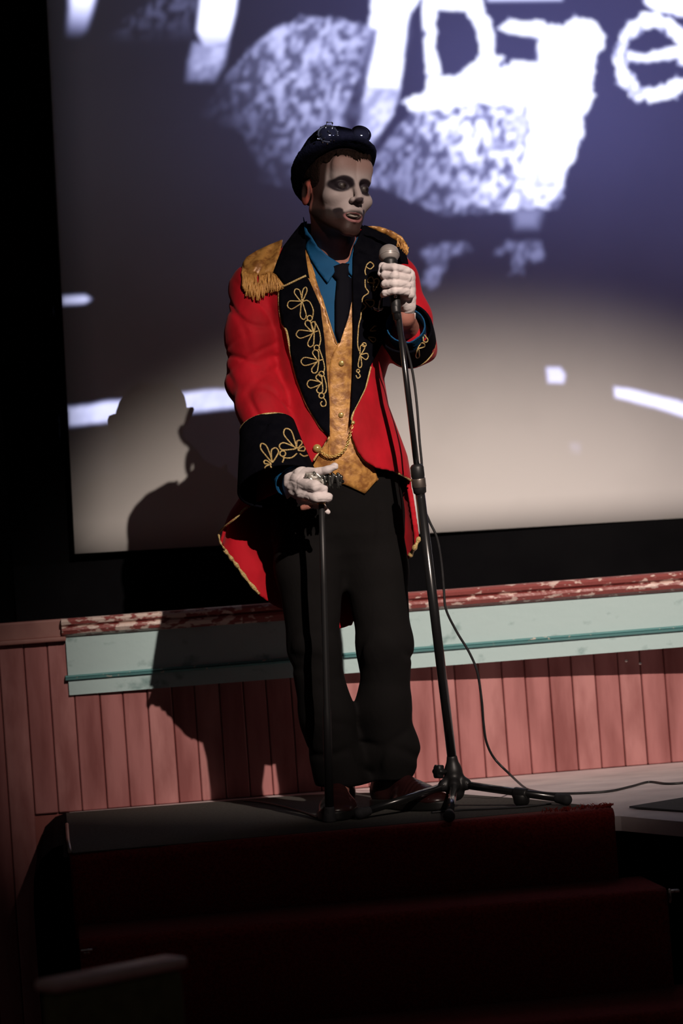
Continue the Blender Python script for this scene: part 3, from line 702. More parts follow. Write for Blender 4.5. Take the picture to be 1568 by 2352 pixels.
# ---- elliptical stacks: rows (y_px, left_px, right_px, dy_centre, half depth)
class Stack:
    def __init__(s, rows, ymul=1.0):
        Z = []; 
        for y, l, r, dy, ry in rows:
            a, b = pt(l, y, dy), pt(r, y, dy); c = (a+b)/2
            Z.append((c[2], c[0], YP+dy, (b[0]-a[0])/2, ry))
        Z.sort(); s.T = np.array(Z).T
    def par(s, z): return [np.interp(z, s.T[0], s.T[i]) for i in (1, 2, 3, 4)]
    def d(s, P, grow=0.0):
        cx, cy, rx, ry = s.par(P[:, 2]); rx = rx+grow; ry = ry+grow
        q = np.stack([(P[:, 0]-cx), (P[:, 1]-cy)], 1); k0 = np.hypot(q[:, 0]/rx, q[:, 1]/ry); k1 = np.hypot(q[:, 0]/rx**2, q[:, 1]/ry**2)
        d = k0*(k0-1)/np.maximum(k1, 1e-6)
        return np.maximum(d, np.maximum(s.T[0][0]-P[:, 2], P[:, 2]-s.T[0][-1]))
COAT = Stack([(528, 700, 830, -.01, .060), (548, 668, 862, -.01, .072), (572, 632, 900, -.01, .088), (600, 604, 922, -.01, .102), (650, 592, 938, -.015, .118), (700, 600, 934, -.02, .128), (800, 625, 905, -.02, .134), (880, 634, 882, -.02, .130), (940, 630, 892, -.02, .132),
              (1000, 606, 914, -.02, .142), (1060, 576, 936, -.015, .155), (1105, 556, 946, -.01, .165), (1160, 530, 956, -.02, .165), (1240, 502, 966, -.045, .135), (1300, 498, 968, -.05, .125), (1460, 500, 972, -.05, .125)])
BODY = Stack([(540, 718, 812, -.01, .052), (560, 690, 835, -.01, .070), (600, 625, 900, -.01, .088), (650, 612, 915, -.015, .104), (700, 618, 915, -.02, .114), (800, 640, 888, -.02, .120), (880, 650, 868, -.02, .115), (940, 652, 872, -.02, .115),
              (1000, 652, 890, -.02, .118), (1060, 648, 903, -.018, .122), (1120, 640, 912, -.01, .125), (1180, 634, 920, -.0, .122), (1230, 638, 920, 0, .108), (1275, 655, 912, 0, .085), (1310, 690, 890, 0, .050), (1330, 720, 860, 0, .02)])
def dproj(P):
    v = P-CP; z = v @ CF; return W/2 + F*(v @ CR)/z, H/2 - F*(v @ CU)/z
PX = 1/923.0
# ---- joints
SL, EL, WL = pt(592, 652, 0), pt(580, 872, -.03), pt(668, 1088, -.20)       # arm at the left of the picture
SR, ER, WR = pt(902, 612, 0), pt(948, 792, -.03), pt(928, 728, -.22)         # arm at the right
HL, KL, AL = pt(708, 1165, 0), pt(722, 1470, -.06), pt(779, 1770, -.015)      # legs
HR, KR, AR = pt(848, 1165, 0), pt(880, 1480, -.05), pt(900, 1775, .02)
NECK = pt(768, 590, -.02)
# ---- head frame
HC = pt(775, 441, -.12)
def Rm(ax, deg):
    return np.array(Matrix.Rotation(math.radians(deg), 3, ax))
HR_ = Rm('Z', 24) @ Rm('X', 1) @ Rm('Y', 8)
def hl(P): return (P-HC) @ HR_           # world -> head local
def hw(p): return HC + HR_ @ np.array(p, float)
def head_local(q):
    """head sdf in local coordinates (x picture right, -y face, z up, origin at eye level between the ears)"""
    k = lambda d, e, r: smin(d, e, r)
    ax_ = np.abs(q[:, 0]); m = np.stack([ax_, q[:, 1], q[:, 2]], 1)
    d = d_ell(q, (0, .018, .034), (.0765, .098, .086))
    d = k(d, d_ell(q, (0, -.018, -.030), (.062, .070, .074)), .03)
    d = k(d, d_cap(m, (.052, .008, -.052), (.012, -.068, -.101), .016, .0155), .026)
    d = k(d, d_ell(q, (0, -.073, -.103), (.019, .015, .015)), .016)
    d = k(d, d_ell(m, (.043, -.054, -.026), (.022, .024, .018)), .018)
    d = k(d, d_cap(m, (.008, -.081, .017), (.042, -.066, .020), .011, .010), .014)
    d = k(d, d_ell(m, (.022, -.068, .052), (.034, .020, .030)), .02)
    d = smax(d, -d_ell(m, (.031, -.098, .001), (.021, .024, .014)), .012)
    d = k(d, d_ell(m, (.031, -.0700, .0005), (.0150, .0135, .0125)), .004)        # lids over the eyeball
    d = smax(d, -d_ell(m, (.031, -.088, -.0005), (.0125, .012, .0042)), .003)
    d = k(d, d_cap(q, (0, -.083, .012), (0, -.110, -.031), .0070, .0092), .010)
    d = k(d, d_ell(q, (0, -.108, -.032), (.0100, .0090, .0085)), .006)
    d = k(d, d_ell(m, (.0125, -.098, -.036), (.0068, .0090, .0068)), .006)
    d = smax(d, -d_ell(m, (.0062, -.104, -.0435), (.0036, .006, .004)), .003)
    d = k(d, d_ell(q, (0, -.072, -.068), (.030, .022, .028)), .016)
    # open mouth with lips
    q0, m0 = q, m; wz = np.minimum(6*q[:, 0]**2, .006); q = q.copy(); m = m.copy(); q[:, 2] -= wz; m[:, 2] -= wz
    d = k(d, d_cap(m, (.0, -.0955, -.0655), (.026, -.0800, -.0675), .0034, .0022), .004)
    d = k(d, d_cap(m, (.0, -.0925, -.0865), (.0235, -.0800, -.0725), .0042, .0024), .004)
    d = smax(d, -d_ell(q, (0, -.098, -.0755+.0), (.0235, .024, .0068)), .003)
    d = k(d, d_ell(q, (0, -.0780, -.0715), (.019, .0105, .0044)), .001)                # upper teeth
    q, m = q0, m0
    # ears
    e = d_ell(m, (.0790, .017, -.012), (.0085, .0185, .031), None)
    e = smax(e, -d_ell(m, (.0885, .012, -.010), (.008, .0105, .018)), .004)
    d = k(d, e, .005)
    return d
def paint(q):
    """skin, white skull paint, black sockets, beard: fixed pigment by place on the face"""
    x, y, z = q.T; ax_ = np.abs(x); n = len(x)
    skin = np.array([.40, .17, .14]); C = np.tile(skin, (n, 1))
    wob = vnoise(q, 90, 7)*.0035
    def mixc(msk, c):
        nonlocal C; C = C*(1-msk[:, None]) + np.array(c)*msk[:, None]
    front = 1-ss(y, -.046, -.036)
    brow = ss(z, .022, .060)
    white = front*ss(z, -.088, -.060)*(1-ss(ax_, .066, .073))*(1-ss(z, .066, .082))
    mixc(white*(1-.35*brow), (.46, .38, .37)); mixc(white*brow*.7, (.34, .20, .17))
    # ear and neck stay skin, ear redder
    mixc(ss(ax_, .070, .074)*(1-ss(np.abs(z+.012), .03, .036))*ss(y, -.006, .0), (.46, .12, .09))
    # beard / jaw: brown
    jaw = (1-ss(z + wob + 0.30*(np.maximum(ax_-.012, 0)) - .45*np.maximum(-.03-y, 0)*0, -.066, -.056))*(1-ss(y, .0, .012))*ss(z, -.128, -.112)
    cheek = 1-ss(z + wob - .22*(ax_-.030), -.068, -.056)
    bd = np.where(ax_ > .030, cheek, jaw)*(1-ss(y, .004, .014))*ss(z+.10*0, -.135, -.116)
    mixc(np.clip(bd, 0, 1)*.93, (.022, .014, .013))
    side = ss(y, -.050, -.040)*(1-ss(y, -.003, .004))*(1-ss(z, .075, .09))*ss(z, -.12, -.1)*ss(ax_, .05, .06)
    mixc(side*.92, (.026, .016, .014))
    # painted grin marks running up from the mouth corners
    g = np.hypot((ax_-.036)/.0085, (z+.0600+wob)/.0085); mixc((1-ss(g, .8, 1.2))*front, (.035, .026, .030))
    g = np.hypot((ax_-.031)/.009, (z+.072)/.008); mixc((1-ss(g, .8, 1.2))*front, (.05, .035, .036))
    # sockets
    g = np.hypot((ax_-.0325)/.0275, (z-.0035+.12*(ax_-.03)+wob*.6)/.0200); mixc((1-ss(g, .86, 1.10))*front, (.028, .020, .026))
    # nose tip
    g = np.hypot(ax_/.0125, (z+.0395)/.0092); mixc((1-ss(g, .8, 1.15))*(1-ss(y, -.094, -.088)), (.085, .060, .070))
    # lips, mouth, teeth
    zz = z-np.minimum(6*x*x, .006); lip = (1-ss(np.hypot(ax_/.0285, (zz+.0775)/.0125), .86, 1.0))*(1-ss(y, -.076, -.070)); mixc(lip, (.34, .14, .14))
    hol = (1-ss(np.hypot(ax_/.0240, (zz+.0755)/.0075), .86, 1.05))*ss(y, -.0945+0.0, -.0915); mixc(hol, (.03, .012, .012))
    te = (1-ss(np.hypot(ax_/.0195, (zz+.0712)/.0046), .9, 1.05))*ss(y, -.0925, -.0905); mixc(te, (.62, .56, .50))
    # scalp shaded by cropped hair
    hair = np.clip(ss(z - .35*(y+.04)*0, .066, .078)*(1) + ss(y, .004, .014)*ss(z, -.035, -.02)*(1-0), 0, 1)
    mixc(hair*(1-ss(ax_, .078, .080)*0), (.035, .018, .015))
    return C
body = Sdf()
body.fn(lambda P: head_local(hl(P)), .001, '+', HC[2]-.2, HC[2]+.2)
nb = NECK
body.cap(hw((0, .028, -.060)), nb, .0495, .055, k=.022); body.cap(hw((0, -.008, -.085)), nb+np.array([0, -.035, 0]), .028, .030, k=.02)
body.fn(lambda P: BODY.d(P, -.012), .03, '+', 1.0, 2.06)
for (S_, E_, W_) in ((SL, EL, WL), (SR, ER, WR)):
    body.cap(S_, E_, .043, .036, k=.03); body.cap(E_, W_, .036, .0245, k=.012)
for (a, b, c) in ((HL, KL, AL), (HR, KR, AR)):
    body.cap(a, b, .070, .047, k=.04); body.cap(b, c, .045, .032, k=.015)
body.cap(AL, AL+np.array([-.015, -.10, -.075]), .030, .020, k=.02); body.cap(AR, AR+np.array([.05, -.085, -.075]), .030, .020, k=.02)
# palms inside the gloves
body.cap(WL, pt(690, 1112, -.235), .018, .014, k=.015); body.cap(pt(695, 1166, -.275), pt(716, 1163, -.285), .0085, .0065, k=.008)
body.cap(WR, pt(934, 670, -.245), .020, .012, k=.015)
def gaxis(lo, hi, f0, f1, fine, coarse):
    out = [lo]
    while out[-1] < hi:
        x = out[-1]; out.append(x + (fine if f0 <= x < f1 else coarse))
    return np.array(out)
xs_ = gaxis(-.32, .32, HC[0]-.115, HC[0]+.125, .0021, .0065); ys_ = gaxis(-1.16, -.52, HC[1]-.135, HC[1]+.13, .0021, .0065); zs_ = gaxis(.60, 2.33, HC[2]-.135, HC[2]+.135, .0021, .0075)
V, Q = nets(lambda P, a, b: body(P, a, b), xs_, ys_, zs_)
me = quads_me(V, Q, 'person'); q = hl(V)
C = paint(q); far = V[:, 2] < HC[2]-.145; C[far] = (.40, .165, .125)
# smooth the paint away from the head
set_col(me, C)
person = link('person', me, M['body'])
tag(person, 'man in red tailcoat and skull face paint leaning on a cane at the microphone', 'person')

# eyeballs
for s_ in (-1, 1):
    bm = bmesh.new(); c = hw((s_*.031, -.0715, .0)); g = hw((s_*.031+.006, -.084, -.0005))-c; g /= np.linalg.norm(g)
    bmesh.ops.create_uvsphere(bm, u_segments=32, v_segments=24, radius=.0118, matrix=Matrix.Translation(Vector(c)))
    me = bm_me(bm); P = np.array([v.co[:] for v in me.vertices])-c; a = np.degrees(np.arccos(np.clip((P/np.linalg.norm(P, axis=1)[:, None]) @ g, -1, 1)))
    Ce = np.tile(np.array([.06, .048, .045]), (len(P), 1)); Ce[a < 27] = (.03, .02, .015); Ce[a < 12] = (.002, .002, .002); set_col(me, Ce); link('eye', me, M['eye'], person)

# ---- hair: cropped sides, fuller on top
def hairf(P, *_):
    q = hl(P); d = d_ell(q, (0, .018, .036), (.0800, .1015, .0890))
    d = d + vnoise(q, 160, 3)*.0010
    ax_ = np.abs(q[:, 0])
    line = .061 - .9*np.maximum(ax_-.040, 0)*0 + .006*np.sin(ax_*190) - .006*(ax_ < .01)   # hairline on the forehead
    cut = np.where(q[:, 1] < -.028, line-q[:, 2], np.where(q[:, 1] < .002, (-.006)-q[:, 2], np.where(q[:, 1] < .045, (.022)-q[:, 2], (-.055)-q[:, 2])))
    return smax(d, cut, .006)
sdf_obj('hair', hairf, HC-.14, HC+.15, .0026, M['hair'], person)
s = Sdf()
for i in range(26):      # short quiff strands over the forehead
    x = -.046+.092*i/25; h = .070+.004*math.sin(i*1.9); s.cap(hw((x, -.076+3.0*x*x, h+.012)), hw((x*1.02+.002*math.sin(i*5), -.088+5.5*x*x, h-.004+.003*math.sin(i*2.7))), .0042, .0012, k=.002)
sdf_obj('fringe_hair', s, HC-.02-.12, HC+.13, .0022, M['hair'], person)

# ---- hat: bowler pushed to the back of the head
HA = HR_ @ Rm('X', -33) @ Rm('Y', 0); HO = hw((0, .020, .056))
def hatl(P): return (P-HO) @ HA
def crown(P, *_):
    q = hatl(P); rr = ((np.abs(q[:, 0])/.087)**2.6 + (np.abs(q[:, 1])/.102)**2.6 + (np.abs(q[:, 2])/.100)**2.6)**(1/2.6); d = (rr-1)*.088; d = smax(d, -(q[:, 2]-.004), .006)
    d = smax(d, -d_ell(q, (0, -.02, .098), (.020, .05, .020)), .014)
    inner = d_ell(q, (0, .0, -.004), (.0825, .0975, .0850)); return smax(d + vnoise(q, 300, 4)*.0006, -inner, .002)
hat = sdf_obj('hat', crown, HO-.15, HO+.15, .0026, M['hat'], person)
def brim(P, *_):
    q = hatl(P); r = np.hypot(q[:, 0]/.093, q[:, 1]/.108); a = np.arctan2(q[:, 1], q[:, 0])
    lift = .026*np.abs(np.cos(a))**2*np.clip((r-.92)/.2, 0, 1.3) - .008 - .006*np.sin(a)
    rad = (r-.960)*.1
    d = np.maximum(np.abs(q[:, 2]-lift+.0)-.0035, np.abs(rad)-.012)
    roll = np.sqrt(np.maximum(0, (rad-.014))**2*0 + (rad-.0110)**2 + (q[:, 2]-lift-.003)**2)-.0065
    return smin(d, roll, .004) + vnoise(q, 300, 4)*.0006
sdf_obj('brim', brim, HO-.17, HO+.17, .0026, M['hat'], hat)
bm = bmesh.new(); pts = []
for i in range(48):
    a = 2*math.pi*i/48; pts.append(HO + HA @ np.array([.0925*math.cos(a), .1070*math.sin(a), .012]))
tube(pts, .0028, 8, bm, closed=True); link('hat_band', bm_me(bm), M['blackvelvet'], hat)
def Draper0(o):
    b = BVHTree.FromPolygons([v.co.copy() for v in o.data.vertices], [tuple(p.vertices) for p in o.data.polygons])
    def f(x, y):
        for dyy in range(0, 40, 2):
            h = b.ray_cast(Vector(CP), Vector(ray(x, y+dyy)).normalized())
            if h[0] is not None: return np.array(CP)+np.array(Vector(ray(x, y)).normalized())*(h[3]-.010+dyy*PX*.4)
    return f
# goggles resting on the crown: two cups with dark lenses
for (gx, gy, dy, sx) in ((753, 312, -.15, -1), (829, 312, -.13, 1)):
    _h = Draper0(hat)(gx, gy); c = _h + np.array([0, .002, .004]); axd = np.array([.10*sx+.10, -1.0, .55 if sx > 0 else .45]); axd /= np.linalg.norm(axd)
    bm = bmesh.new(); lathe(bm, [(.0235, -.030), (.0245, -.006), (.0255, -.002), (.0255, .003), (.0225, .004), (.0220, .001)], c, axd, 32); gg = link('goggle', bm_me(bm), M['hat' if sx > 0 else 'plastic'], hat)
    bm = bmesh.new(); lathe(bm, [(.0222, .0005), (.0205, .0050), (.0165, .0090), (.010, .0118), (.004, .0128), (.0005, .013)], c, axd, 32); link('lens', bm_me(bm), M['lens'], hat)
    if sx < 0:    # rhinestone spray round the left lens
        bm = bmesh.new(); u_, v_, d_ = frame(axd); sp = []
        for i in range(13):
            a = 2*math.pi*i/13; sp.append(Vector(c) + (u_*math.cos(a)+v_*math.sin(a))*.0262)
        for (x, y) in ((751, 281), (763, 283), (754, 301), (759, 306), (773, 309), (729, 319), (744, 318), (767, 323), (760, 322), (737, 309)): sp.append(Vector(at(x, y, c[1]-(.016 if y > 295 else .0))))
        for p in sp:
            bmesh.ops.create_icosphere(bm, subdivisions=1, radius=.0024, matrix=Matrix.Translation(p) @ Matrix.Rotation(random.random()*3, 4, (1, .4, .7)))
        link('rhinestones', bm_me(bm), M['chrome'], hat, False)
        bm = bmesh.new(); yy = c[1]; tube([at(747, 300, yy-.008), at(750, 282, yy)], .0009, 6, bm); tube([at(762, 300, yy-.008), at(763, 284, yy)], .0009, 6, bm); tube([at(750, 281, yy), at(763, 281, yy)], .0009, 6, bm)
        link('wire', bm_me(bm), M['chrome'], hat)

# ---- shirt
NOTCH = [(699, 470), (703, 505), (712, 538), (732, 570), (760, 594), (786, 612), (797, 606), (806, 585), (812, 560), (838, 510), (838, 460)]
def mcut(P, d, poly, sign, ycut=None, lim=.03, k=.002):
    """cut d by a picture polygon (sign +: keep outside) for points in front of ycut"""
    near = np.abs(d) < lim; idx = np.where(near)[0]; u, v = dproj(P[idx]); s_ = poly_sd(u, v, poly)*PX*sign
    if ycut is not None: s_ = np.where(ycut(P[idx]), s_, 1 if sign < 0 else 1.)
    out = d.copy(); out[idx] = smax(d[idx], -s_ if sign > 0 else s_, k); return out
def shirtf(P, *_):
    d = BODY.d(P, .004); d = smin(d, d_cap(P, hw((0, .028, -.075)), nb, .054, .058), .02)
    near = np.abs(d) < .03; i = np.where(near)[0]; u, v = dproj(P[i]); c = poly_sd(u, v, NOTCH)*PX
    c = np.where(P[i][:, 1] < YP-.0, c, .5); d[i] = smax(d[i], -c, .002)
    return smax(d, P[:, 2]-hw((0, .03, -.085))[2], .003)
lo = np.array([-.26, -.93, pt(770, 1070)[2]]); hi = np.array([.28, -.58, 2.03])
sdf_obj('shirt', shirtf, lo, hi, .005, M['shirt'], person)

# ---- trousers
def trouf(P, z0=-9, z1=9):
    s = Sdf()
    s.fn(lambda P: BODY.d(P, .004), .02, '+', 0, 9)
    s.cap(pt(706, 1170, .0), pt(710, 1300, -.02), .088, .082, k=.04); s.cap(pt(710, 1300, -.02), pt(722, 1490, -.05), .082, .064, k=.03)
    s.cap(pt(722, 1490, -.05), pt(750, 1640, -.05), .064, .063, k=.03); s.cap(pt(750, 1640, -.05), pt(779, 1785, -.03), .063, .060, k=.03); s.cap(pt(806, 1665, .0), pt(826, 1785, .0), .022, .030, k=.03)
    s.cap(pt(843, 1170, .0), pt(862, 1300, -.01), .084, .078, k=.04); s.cap(pt(862, 1300, -.01), pt(882, 1480, -.04), .078, .066, k=.03)
    s.cap(pt(882, 1480, -.04), pt(882, 1620, -.02), .066, .064, k=.03); s.cap(pt(882, 1620, -.02), pt(900, 1725, .0), .064, .069, k=.03); s.cap(pt(900, 1725, .0), pt(897, 1795, .0), .066, .052, k=.02)
    d = s(P, z0, z1)
    zt = pt(770, 1085)[2]; d = smax(d, P[:, 2]-zt, .004)
    zb = pt(840, 1793)[2]; d = smax(d, zb-P[:, 2], .006)
    # folds: gathered above the shoes and behind the knees
    g = np.exp(-((P[:, 2]-.70)/.09)**2); kz = np.exp(-((P[:, 2]-1.00)/.06)**2); hz = np.exp(-((P[:, 2]-1.27)/.07)**2)
    nz = vnoise(P*np.array([.7, .7, 1.5]), 30, 31); n2 = vnoise(P*np.array([1.2, .8, .5]), 26, 33)
    d += (g*.0085+kz*.006+.0012)*np.exp(-(nz/.26)**2) + (hz*.004+.0015)*np.exp(-(n2/.24)**2) + .0022*vnoise(P, 17, 12) - g*.004
    return d
sdf_obj('trousers', trouf, (-.27, -.96, .615), (.29, -.55, 1.45), .0055, M['trouser'], person)

# ---- shoes
def shoe(name, toe, heel, label=None):
    toe, heel = np.array(toe), np.array(heel); L = np.linalg.norm(toe-heel); f = (toe-heel)/L; r = np.array([f[1], -f[0], 0])
    def loc(P): v = P-heel; return np.stack([v @ r, v @ f, P[:, 2]-.600], 1)
    def up(P, *_):
        q = loc(P)
        d = d_ell(q, (0, .045, .040), (.034, .050, .040)); d = smin(d, d_ell(q, (0, .17, .026), (.046, .078, .030)), .03); d = smin(d, d_ell(q, (0, .235, .022), (.042, .048, .024)), .02)
        d = smin(d, d_cap(q, (0, .05, .06), (0, .075, .105), .034, .036), .02); d = smin(d, d_cap(q, (0, .09, .078), (0, .20, .040), .024, .018), .03)
        d = smax(d, np.abs(q[:, 2]-.165)-.145+.0, .002); d = d + .0009*np.sin(q[:, 1]*420)*np.exp(-((q[:, 1]-.185)/.02)**2)
        cap = np.abs(q[:, 1]-.222+3*q[:, 0]**2); return d - .0009*(1-ss(cap, .001, .002))
    o = sdf_obj(name, up, np.minimum(toe, heel)-.09-np.array([0, 0, .0]), np.maximum(toe, heel)+np.array([.09, .09, .16]), .003, M['leather'], person)
    def sole(P, *_):
        q = loc(P); a = d_ell(q*np.array([1, 1, 0]), (0, .19, 0), (.049, .098, 1)); b = d_ell(q*np.array([1, 1, 0]), (0, .045, 0), (.037, .052, 1)); d = smin(a, b, .05)
        return smax(d, np.abs(q[:, 2]-.0125)-.0115, .002)
    sdf_obj('sole', sole, np.minimum(toe, heel)-.08-np.array([0, 0, .0]), np.maximum(toe, heel)+np.array([.08, .08, .04]), .003, M['sole'], o)
    for i in range(4):
        y = .105+.018*i; zz = .092-.012*i
        g = lambda x, dz=0: heel + r*x + f*y + np.array([0, 0, .004+zz+dz])
        bm = bmesh.new(); tube([g(-.017, -.003), g(-.008, .005), g(.008, .005), g(.017, -.003)], .0018, 6, bm); link('lace', bm_me(bm), M['plastic'], o)
    return o
zs0 = .600
for ank, fdir in ((at(779, 1800, -.765), (-.17, -.985)), (at(897, 1800, -.735), (.50, -.866))):
    ank = np.array([ank[0], ank[1], 0]); fv = np.array([fdir[0], fdir[1], 0]); hh = ank-fv*.068; hh[2] = zs0
    shoe('shoe', tuple(hh+fv*.27), tuple(hh))

# ---- reference surfaces for draping flat garments
def refmesh(stack, grow, zmin, zmax, extra=None, h=.008):
    f = (lambda P, *_: stack.d(P, grow)) if extra is None else (lambda P, *_: smin(stack.d(P, grow), extra(P), .02))
    V, Q = nets(f, axis_uniform(-.36, .36, h), axis_uniform(-1.0, -.5, h), axis_uniform(zmin, zmax, h))
    return BVHTree.FromPolygons([Vector(v) for v in V], [tuple(map(int, q)) for q in Q])
neckx = lambda P: d_cap(P, hw((0, .028, -.070)), nb, .060, .066)
RB = refmesh(BODY, .006, 1.2, 2.04, neckx)
RC = refmesh(COAT, .002, 1.0, 2.06)
class Draper:
    def __init__(s, bvh, off=0.0): s.b, s.off = (bvh if isinstance(bvh, list) else [bvh]), off
    def __call__(s, pts, extra=0.0):
        out = []; miss = []
        for i, (x, y) in enumerate(pts):
            d = Vector(ray(x, y)).normalized(); h = [q_[3] for q_ in (b.ray_cast(Vector(CP), d) for b in s.b) if q_[0] is not None]
            if not h: out.append(None); miss.append(i)
            else: out.append(min(h))
        good = [i for i in range(len(pts)) if out[i] is not None]
        for i in miss:
            if good: j = min(good, key=lambda g: (pts[g][0]-pts[i][0])**2+(pts[g][1]-pts[i][1])**2); dd = math.hypot(pts[j][0]-pts[i][0], pts[j][1]-pts[i][1]); out[i] = out[j] + dd*PX*1.2
            else: out[i] = (YP-CP[1])
        return [np.array(CP) + np.array(Vector(ray(*p)).normalized())*(t - s.off - extra) for p, t in zip(pts, out)]
def dens(poly, step=6, closed=True):
    out = []; n = len(poly)
    for i in range(n if closed else n-1):
        a, b = np.array(poly[i], float), np.array(poly[(i+1) % n], float); m_ = max(1, int(np.linalg.norm(b-a)/step))
        out += [tuple(a+(b-a)*k/m_) for k in range(m_)]
    if not closed: out.append(tuple(map(float, poly[-1])))
    return out
def patch(name, poly, drape, m, parent, thick=.003, step=6, sm=2, puff=None):
    B = dens(poly, step); xs = [p[0] for p in B]; ys = [p[1] for p in B]; pts = list(B)
    gx, gy = np.meshgrid(np.arange(min(xs), max(xs), step), np.arange(min(ys), max(ys), step)); sd_ = poly_sd(gx.ravel(), gy.ravel(), poly)
    I = [(x, y) for x, y, s_ in zip(gx.ravel(), gy.ravel(), sd_) if s_ < -step*.55]; pts += I
    r = delaunay_2d_cdt([Vector(p) for p in pts], [(i, (i+1) % len(B)) for i in range(len(B))], [], 1, 1e-4)
    vv = [tuple(v) for v in r[0]]; P = drape(vv)
    T = np.array([np.linalg.norm(p-CP) for p in P]); nbr = [[] for _ in vv]
    for a, b in r[1]: nbr[a].append(b); nbr[b].append(a)
    for _ in range(sm): T = np.array([0.5*T[i]+0.5*np.mean(T[nbr[i]]) if nbr[i] else T[i] for i in range(len(T))])
    if puff: T = T - np.array([puff(x, y) for x, y in vv])
    P = [CP + np.array(Vector(ray(*p)).normalized())*t for p, t in zip(vv, T)]
    me = me_from(P, r[2], name); bm = bmesh.new(); bm.from_mesh(me); bmesh.ops.recalc_face_normals(bm, faces=bm.faces)
    bm.faces.ensure_lookup_table()
    if sum((f.normal.dot(Vector(CF))) for f in bm.faces) > 0: bmesh.ops.reverse_faces(bm, faces=bm.faces)
    bm.to_mesh(me); bm.free(); o = link(name, me, m, parent); md = o.modifiers.new('t', 'SOLIDIFY'); md.thickness = thick; md.offset = -1
    return o, BVHTree.FromPolygons([Vector(p) for p in P], [tuple(f) for f in r[2]])
def cord(name, lines, drape, r, m, parent, closed=False, sm=6, extra=0.0, stuff=False):
    if name == 'piping' and len(lines) > 1:
        for l_ in lines: cord(name, [l_], drape, r, m, parent, closed, sm, extra)
        return
    bm = bmesh.new()
    for ln in lines:
        cl = ln[0] == ln[-1] and len(ln) > 3; pp = [tuple(p) for p in smoothpath(ln[:-1] if cl else ln, sm, cl)]
        P = drape(pp, extra); Y = np.array([np.linalg.norm(p-CP) for p in P])
        for _ in range(3):
            Y2 = Y.copy(); Y2[1:-1] = (Y[:-2]+2*Y[1:-1]+Y[2:])/4; Y = Y2
        P = [CP + np.array(Vector(ray(*p)).normalized())*t for p, t in zip(pp, Y)]
        tube(P, r, 8, bm, closed=cl)
    return link(name, bm_me(bm), m, parent)

# ---- waistcoat
DB = Draper(RB, .004)
vest_poly = [(697, 548), (704, 575), (716, 612), (738, 680), (757, 742), (776, 792), (794, 726), (806, 664), (812, 600), (816, 560), (840, 575), (848, 700), (846, 860), (836, 990), (850, 1050), (868, 1100), (838, 1134), (790, 1112), (752, 1100), (715, 1082), (676, 1050), (690, 1000), (690, 860), (680, 720), (672, 620), (682, 570)]
vest, VB = patch('waistcoat', vest_poly, DB, M['gold'], person, .004, 7)
DV = Draper(VB, .001)
cord('waistcoat_edge', [[(700, 560), (716, 612), (738, 680), (757, 742), (776, 792), (794, 726), (806, 664), (812, 600)], [(776, 792), (760, 830), (757, 900), (757, 1000), (754, 1050)], [(868, 1100), (838, 1134), (790, 1112), (752, 1100), (715, 1082)]], DV, .0016, M['gold'], vest)
for (x, y) in ((784, 834), (783, 953)):
    p = DV([(x, y)], .0)[0]; bm = bmesh.new(); lathe(bm, [(.0064, -.002), (.0070, .001), (.0062, .0032), (.003, .0042), (.0003, .0044)], p, -np.array(CF), 20); link('waistcoat_button', bm_me(bm), M['button'], vest)
# ---- tie and shirt collar
DS = Draper(RB, .004)
patch('tie', [(764, 612), (786, 604), (806, 606), (800, 634), (808, 640), (808, 690), (800, 730), (780, 788), (770, 760), (770, 690), (774, 642), (757, 628)], DS, M['tie'], person, .005, 6,
      puff=lambda x, y: .006*max(0, 1-((x-783)/22)**2)*(1 if y > 640 else 1.3))
DK = Draper(RB, .008)
patch('shirt_collar', [(697, 498), (706, 532), (728, 566), (756, 590), (785, 608), (770, 622), (752, 650), (732, 624), (712, 592), (701, 566)], DK, M['shirt'], person, .0025, 5)
patch('shirt_collar', [(786, 608), (800, 600), (808, 580), (815, 556), (820, 560), (815, 600), (808, 634), (798, 622)], DK, M['shirt'], person, .0025, 5)

# ---- the red tailcoat: torso, skirt and tails as one shell, sleeves joined in
OPEN = [(703, 440), (694, 500), (692, 575), (706, 650), (726, 700), (738, 780), (743, 850), (750, 930), (755, 1003), (737, 1032), (718, 1062), (690, 1076), (640, 1130), (575, 1162), (545, 1190), (503, 1224), (440, 1226), (440, 1700), (1040, 1700), (1040, 1118), (962, 1114),
        (945, 1105), (920, 1090), (900, 1083), (865, 1076), (838, 1060), (820, 1036), (808, 1005), (803, 985), (806, 940), (816, 850), (818, 750), (817, 650), (820, 575), (842, 515), (842, 440)]
TAIL = [(440, 1226), (499, 1228), (504, 1245), (515, 1264), (545, 1304), (568, 1336), (596, 1369), (630, 1392), (700, 1422), (770, 1447), (808, 1436), (816, 1418), (870, 1345), (932, 1290), (942, 1281), (955, 1262), (966, 1232), (1040, 1228), (1040, 1800), (440, 1800)]
